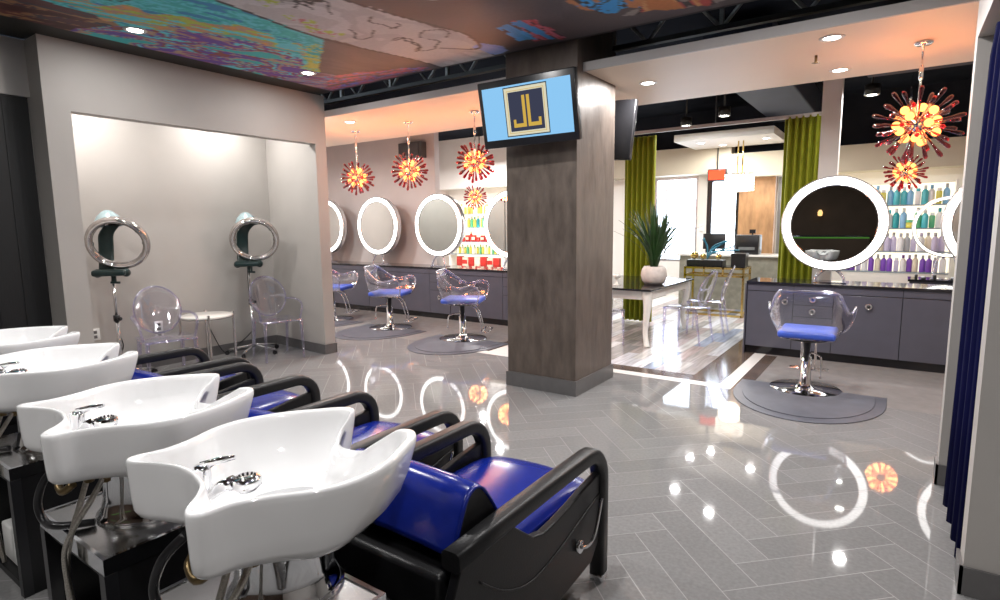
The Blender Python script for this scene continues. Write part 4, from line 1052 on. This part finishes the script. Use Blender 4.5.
for k in range(95):
    a_ = rng_.uniform(0, 2 * PI); tl = rng_.uniform(.05, .9) if k % 3 else rng_.uniform(.6, 1.6); L = rng_.uniform(.50, .82); w = rng_.uniform(.010, .020)
    d = Vector((math.cos(a_), math.sin(a_), 0)); sd = Vector((-math.sin(a_), math.cos(a_), 0)); rows = []
    for q in range(6):
        f = q / 5; p = d * (.03 + L * tl * (f ** 1.5) * .55) + Vector((0, 0, .17 + L * f * (1 - .25 * tl * f))); ww = w * (1 - f) * (.6 + 1.6 * f) + .0015
        rows.append([p - sd * ww, p + sd * ww])
    (g2 if k % 9 == 0 and tl < .6 else g).sheet(rows)
g.build('leaves', 'leaf', t, solid=.002); 
g2.build('red_leaves', 'leaf_red', t, solid=.002)
# small things on the table
t = thing('candle_holder', 'small white holder on the table beside the column', 'holder', (-2.98, 6.95, .725))
G().lathe([(0, 0), (.05, 0), (.05, .008), (.012, .015), (.012, .08), (.045, .10), (.045, .14), (0, .14)], 18).build('cup', 'white_gloss', t)
ghost_chair(-2.16, 7.30, R(172), 'clear side chair at the near right corner of the display table', 'clear side chairs at the display table', False)
ghost_chair(-2.12, 8.05, R(186), 'clear side chair at the far right corner of the display table', 'clear side chairs at the display table', False)
ghost_chair(-2.95, 6.42, R(95), 'clear side chair at the near end of the display table', 'clear side chairs at the display table', False)
# gold console
t = thing('console_table', 'gold framed console table in front of the reception desk', 'table', (-2.45, 9.85, 0))
w, d, h = .46, .24, .80; s_ = .016
for sx in (-1, 1):
    for sy in (-1, 1): G().box(sx * w - s_, sx * w + s_, sy * d - s_, sy * d + s_, 0, h).build('leg', 'gold', t)
g = G()
for z in (.018,):
    g0 = G()
    for sy in (-1, 1): g0.box(-w, w, sy * d - s_, sy * d + s_, z - .016, z + .016)
    for sx in (-1, 1): g0.box(sx * w - s_, sx * w + s_, -d, d, z - .016, z + .016)
    g0.build('lower_rail', 'gold', t)
for z in (.66, h - .016):
    for sy in (-1, 1): g.box(-w, w, sy * d - s_, sy * d + s_, z - .016, z + .016)
    for sx in (-1, 1): g.box(sx * w - s_, sx * w + s_, -d, d, z - .016, z + .016)
for xx in (-.15, .15): g.box(xx - .012, xx + .012, -d - s_, -d + s_, .66, h)
g.build('frame', 'gold', t)
G().box(-w, w, -d, d, h - .004, h + .008).build('top_glass', 'blackgloss', t)
for xx, lb in ((-.30, 'long low black tray on the gold console'),):
    t = thing('tray', lb, 'tray', (-2.62, 9.80, .808)); G().box(-.29, .29, -.13, .13, 0, .10).build('body', 'black', t, bevel=.01); G().box(-.25, .25, -.09, .09, .10, .104).build('liner', 'steel_grey', t)
t = thing('gift_box', 'square black box on the gold console', 'box', (-2.10, 9.82, .808)); G().box(-.11, .11, -.11, .11, 0, .20).build('body', 'black', t, bevel=.006); G().box(-.113, .113, -.113, .113, .17, .215).build('lid', 'black', t, bevel=.004)
for xx, yy, r_, lb in ((-2.80, 9.74, .065, 'largest gold ball on the tray at the left'), (-2.66, 9.76, .05, 'gold ball in the middle of the black tray'), (-2.42, 9.78, .05, 'gold ball at the right end of the black tray')):
    tag(G().ball((0, 0, 0), r_, 20, 14).build('gold_ball', 'gold', loc=(xx, yy, .914 + r_)), lb, 'ball', 'gold balls on the console')
g = G()
for k in range(7):
    a_ = rng_.uniform(-.5, 2.2); L = rng_.uniform(.25, .5)
    g.tube(smooth_path([(0, 0, 0), (.1 * math.cos(a_), .02 * k - .06, .10 + .02 * k), (L * math.cos(a_), .05 * math.sin(k), .12 + L * .6 * abs(math.sin(a_)))], 4), .012, 6)
tag(g.build('driftwood', 'teal', loc=(-2.62, 9.86, .915)), 'teal painted driftwood branch on the gold console', 'branch')
# desk
t = thing('reception_desk', 'grey stone reception desk in front of the entrance', 'desk', (-2.35, 10.75, 0))
G().box(-.95, .80, -.2, .3, 0, .93).build('body', 'desk', t); G().box(-1.0, .85, -.25, .35, .93, .965).build('top', 'white_gloss', t, bevel=.004)
t = thing('monitor', 'black computer monitor on the reception desk', 'monitor', (-2.74, 10.72, .965), R(8))
G().rbox(-.19, .19, -.015, .015, .08, .36, .006, 2).build('display', 'black', t); G().box(-.03, .03, -.01, .03, .01, .12).box(-.1, .1, -.07, .07, 0, .012).build('stand', 'black', t)
t = thing('printer', 'black box shaped machine on the reception desk', 'printer', (-2.16, 10.72, .965)); G().rbox(-.19, .19, -.14, .16, 0, .34, .015, 2).build('body', 'black', t); G().box(-.13, .13, -.145, -.138, .08, .13).build('slot', 'steel_grey', t)
t = thing('card_stand', 'small black stand on top of the desk machine', 'stand', (-2.10, 10.72, 1.305)); G().box(-.05, .05, -.01, .01, .02, .09).build('card', 'black', t); G().cyl((0, 0, 0), (0, 0, .03), .012).build('stem', 'black', t)
t = thing('wall_sign', 'red lit sign box over the entrance door', 'sign', (-2.93, 11.5, 2.42)); G().rbox(-.17, .17, -.03, .03, -.11, .11, .006, 2).build('case', 'black', t); G().box(-.15, .15, -.034, -.030, -.09, .09).build('lit_face', 'exit_red', t); G().box(-.01, .01, -.01, .01, .11, .5).build('hanger', 'steel_dark', t)
t = thing('wall_switch', 'small white switch plate on the pier between window and door', 'switch', (-3.32, 11.99, 1.42)); G().rbox(-.05, .05, -.012, 0, -.07, .07, .003, 2).build('plate', 'white_plastic', t)
t = thing('crystal_chandelier', 'drum shaped crystal chandelier glowing white over the reception', 'chandelier', (-2.36, 10.75, 2.20))
G().lathe([(.23, .16), (.245, .16), (.245, .14), (.23, .14)], 28).lathe([(.20, -.12), (.215, -.12), (.215, -.14), (.20, -.14)], 28).build('hoop', 'chrome', t)
g = G()
for k in range(28):
    a_ = 2 * PI * k / 28
    for q in range(6): g.ball((.225 * math.cos(a_), .225 * math.sin(a_), .12 - q * .048), .02, 6, 4)
g.build('crystal_drops', 'crystal', t)
G().lathe([(0, .1), (.12, .1), (.12, -.08), (0, -.1)], 20).build('lamp_core', 'crystal', t)
for s in (-.04, .04): G().cyl((s, 0, .14), (s, 0, .72), .012, n=8).build('chain', 'gold', t)
lamp('chandelier_glow', 'POINT', (0, 0, -.25), 14, .2, (1, .85, .65), parent=t)
t = thing('bar_counter', 'dark counter with a green lit edge against the dark wall, seen in the right mirror', 'counter', (-2.2, -2.6, 0))
G().box(-1.6, 1.6, -.25, .25, 0, 1.10).build('body', 'wall_dark', t); G().box(-1.62, 1.62, -.27, .27, 1.14, 1.18).build('top', 'blackgloss', t); G().box(-1.6, 1.6, .22, .26, 1.10, 1.14).build('lit_edge', emit('green_strip', (.20, .55, .10), .4), t)
t = thing('wall_lamp', 'small warm wall lamp on the dark wall, seen in the right mirror', 'lamp', (-1.75, -2.99, 1.75)); G().box(-.04, .04, 0, .02, -.06, .06).build('plate', 'brass', t); G().lathe([(0, -.08), (.05, -.07), (.06, .02), (.03, .08), (0, .085)], 16, (0, .09, 0)).build('shade', emit('wall_lamp_glow', (1, .55, .22), 2.5), t)
# sprinkler and small ceiling things
t = thing('ceiling_sprinkler', 'small brass sprinkler head under the right ceiling panel', 'sprinkler', (-.62, 5.20, ZS)); G().cyl((0, 0, 0), (0, 0, -.05), .01, n=8).lathe([(0, -.06), (.03, -.055), (0, -.05)], 12).build('head', 'brass', t)

# ------------------------------------------------------------------ world and view
w = bpy.data.worlds.new('World'); SC.world = w; w.use_nodes = True
nt = w.node_tree; nt.nodes.clear()
o = nt.nodes.new('ShaderNodeOutputWorld'); bgn = nt.nodes.new('ShaderNodeBackground')
bgn.inputs[0].default_value = (.78, .88, 1, 1); bgn.inputs[1].default_value = 9.0
nt.links.new(bgn.outputs[0], o.inputs[0])
SC.view_settings.view_transform = 'Standard'; SC.view_settings.look = 'None'; SC.view_settings.exposure = 0.0; SC.view_settings.gamma = 1.0
SC.view_settings.use_curve_mapping = False
SC.cycles.max_bounces = 10; SC.cycles.transparent_max_bounces = 24; SC.cycles.glossy_bounces = 5; SC.cycles.diffuse_bounces = 4
SC.cycles.sample_clamp_indirect = 6; SC.cycles.caustics_reflective = False; SC.cycles.caustics_refractive = False
SC.cycles.use_denoising = True
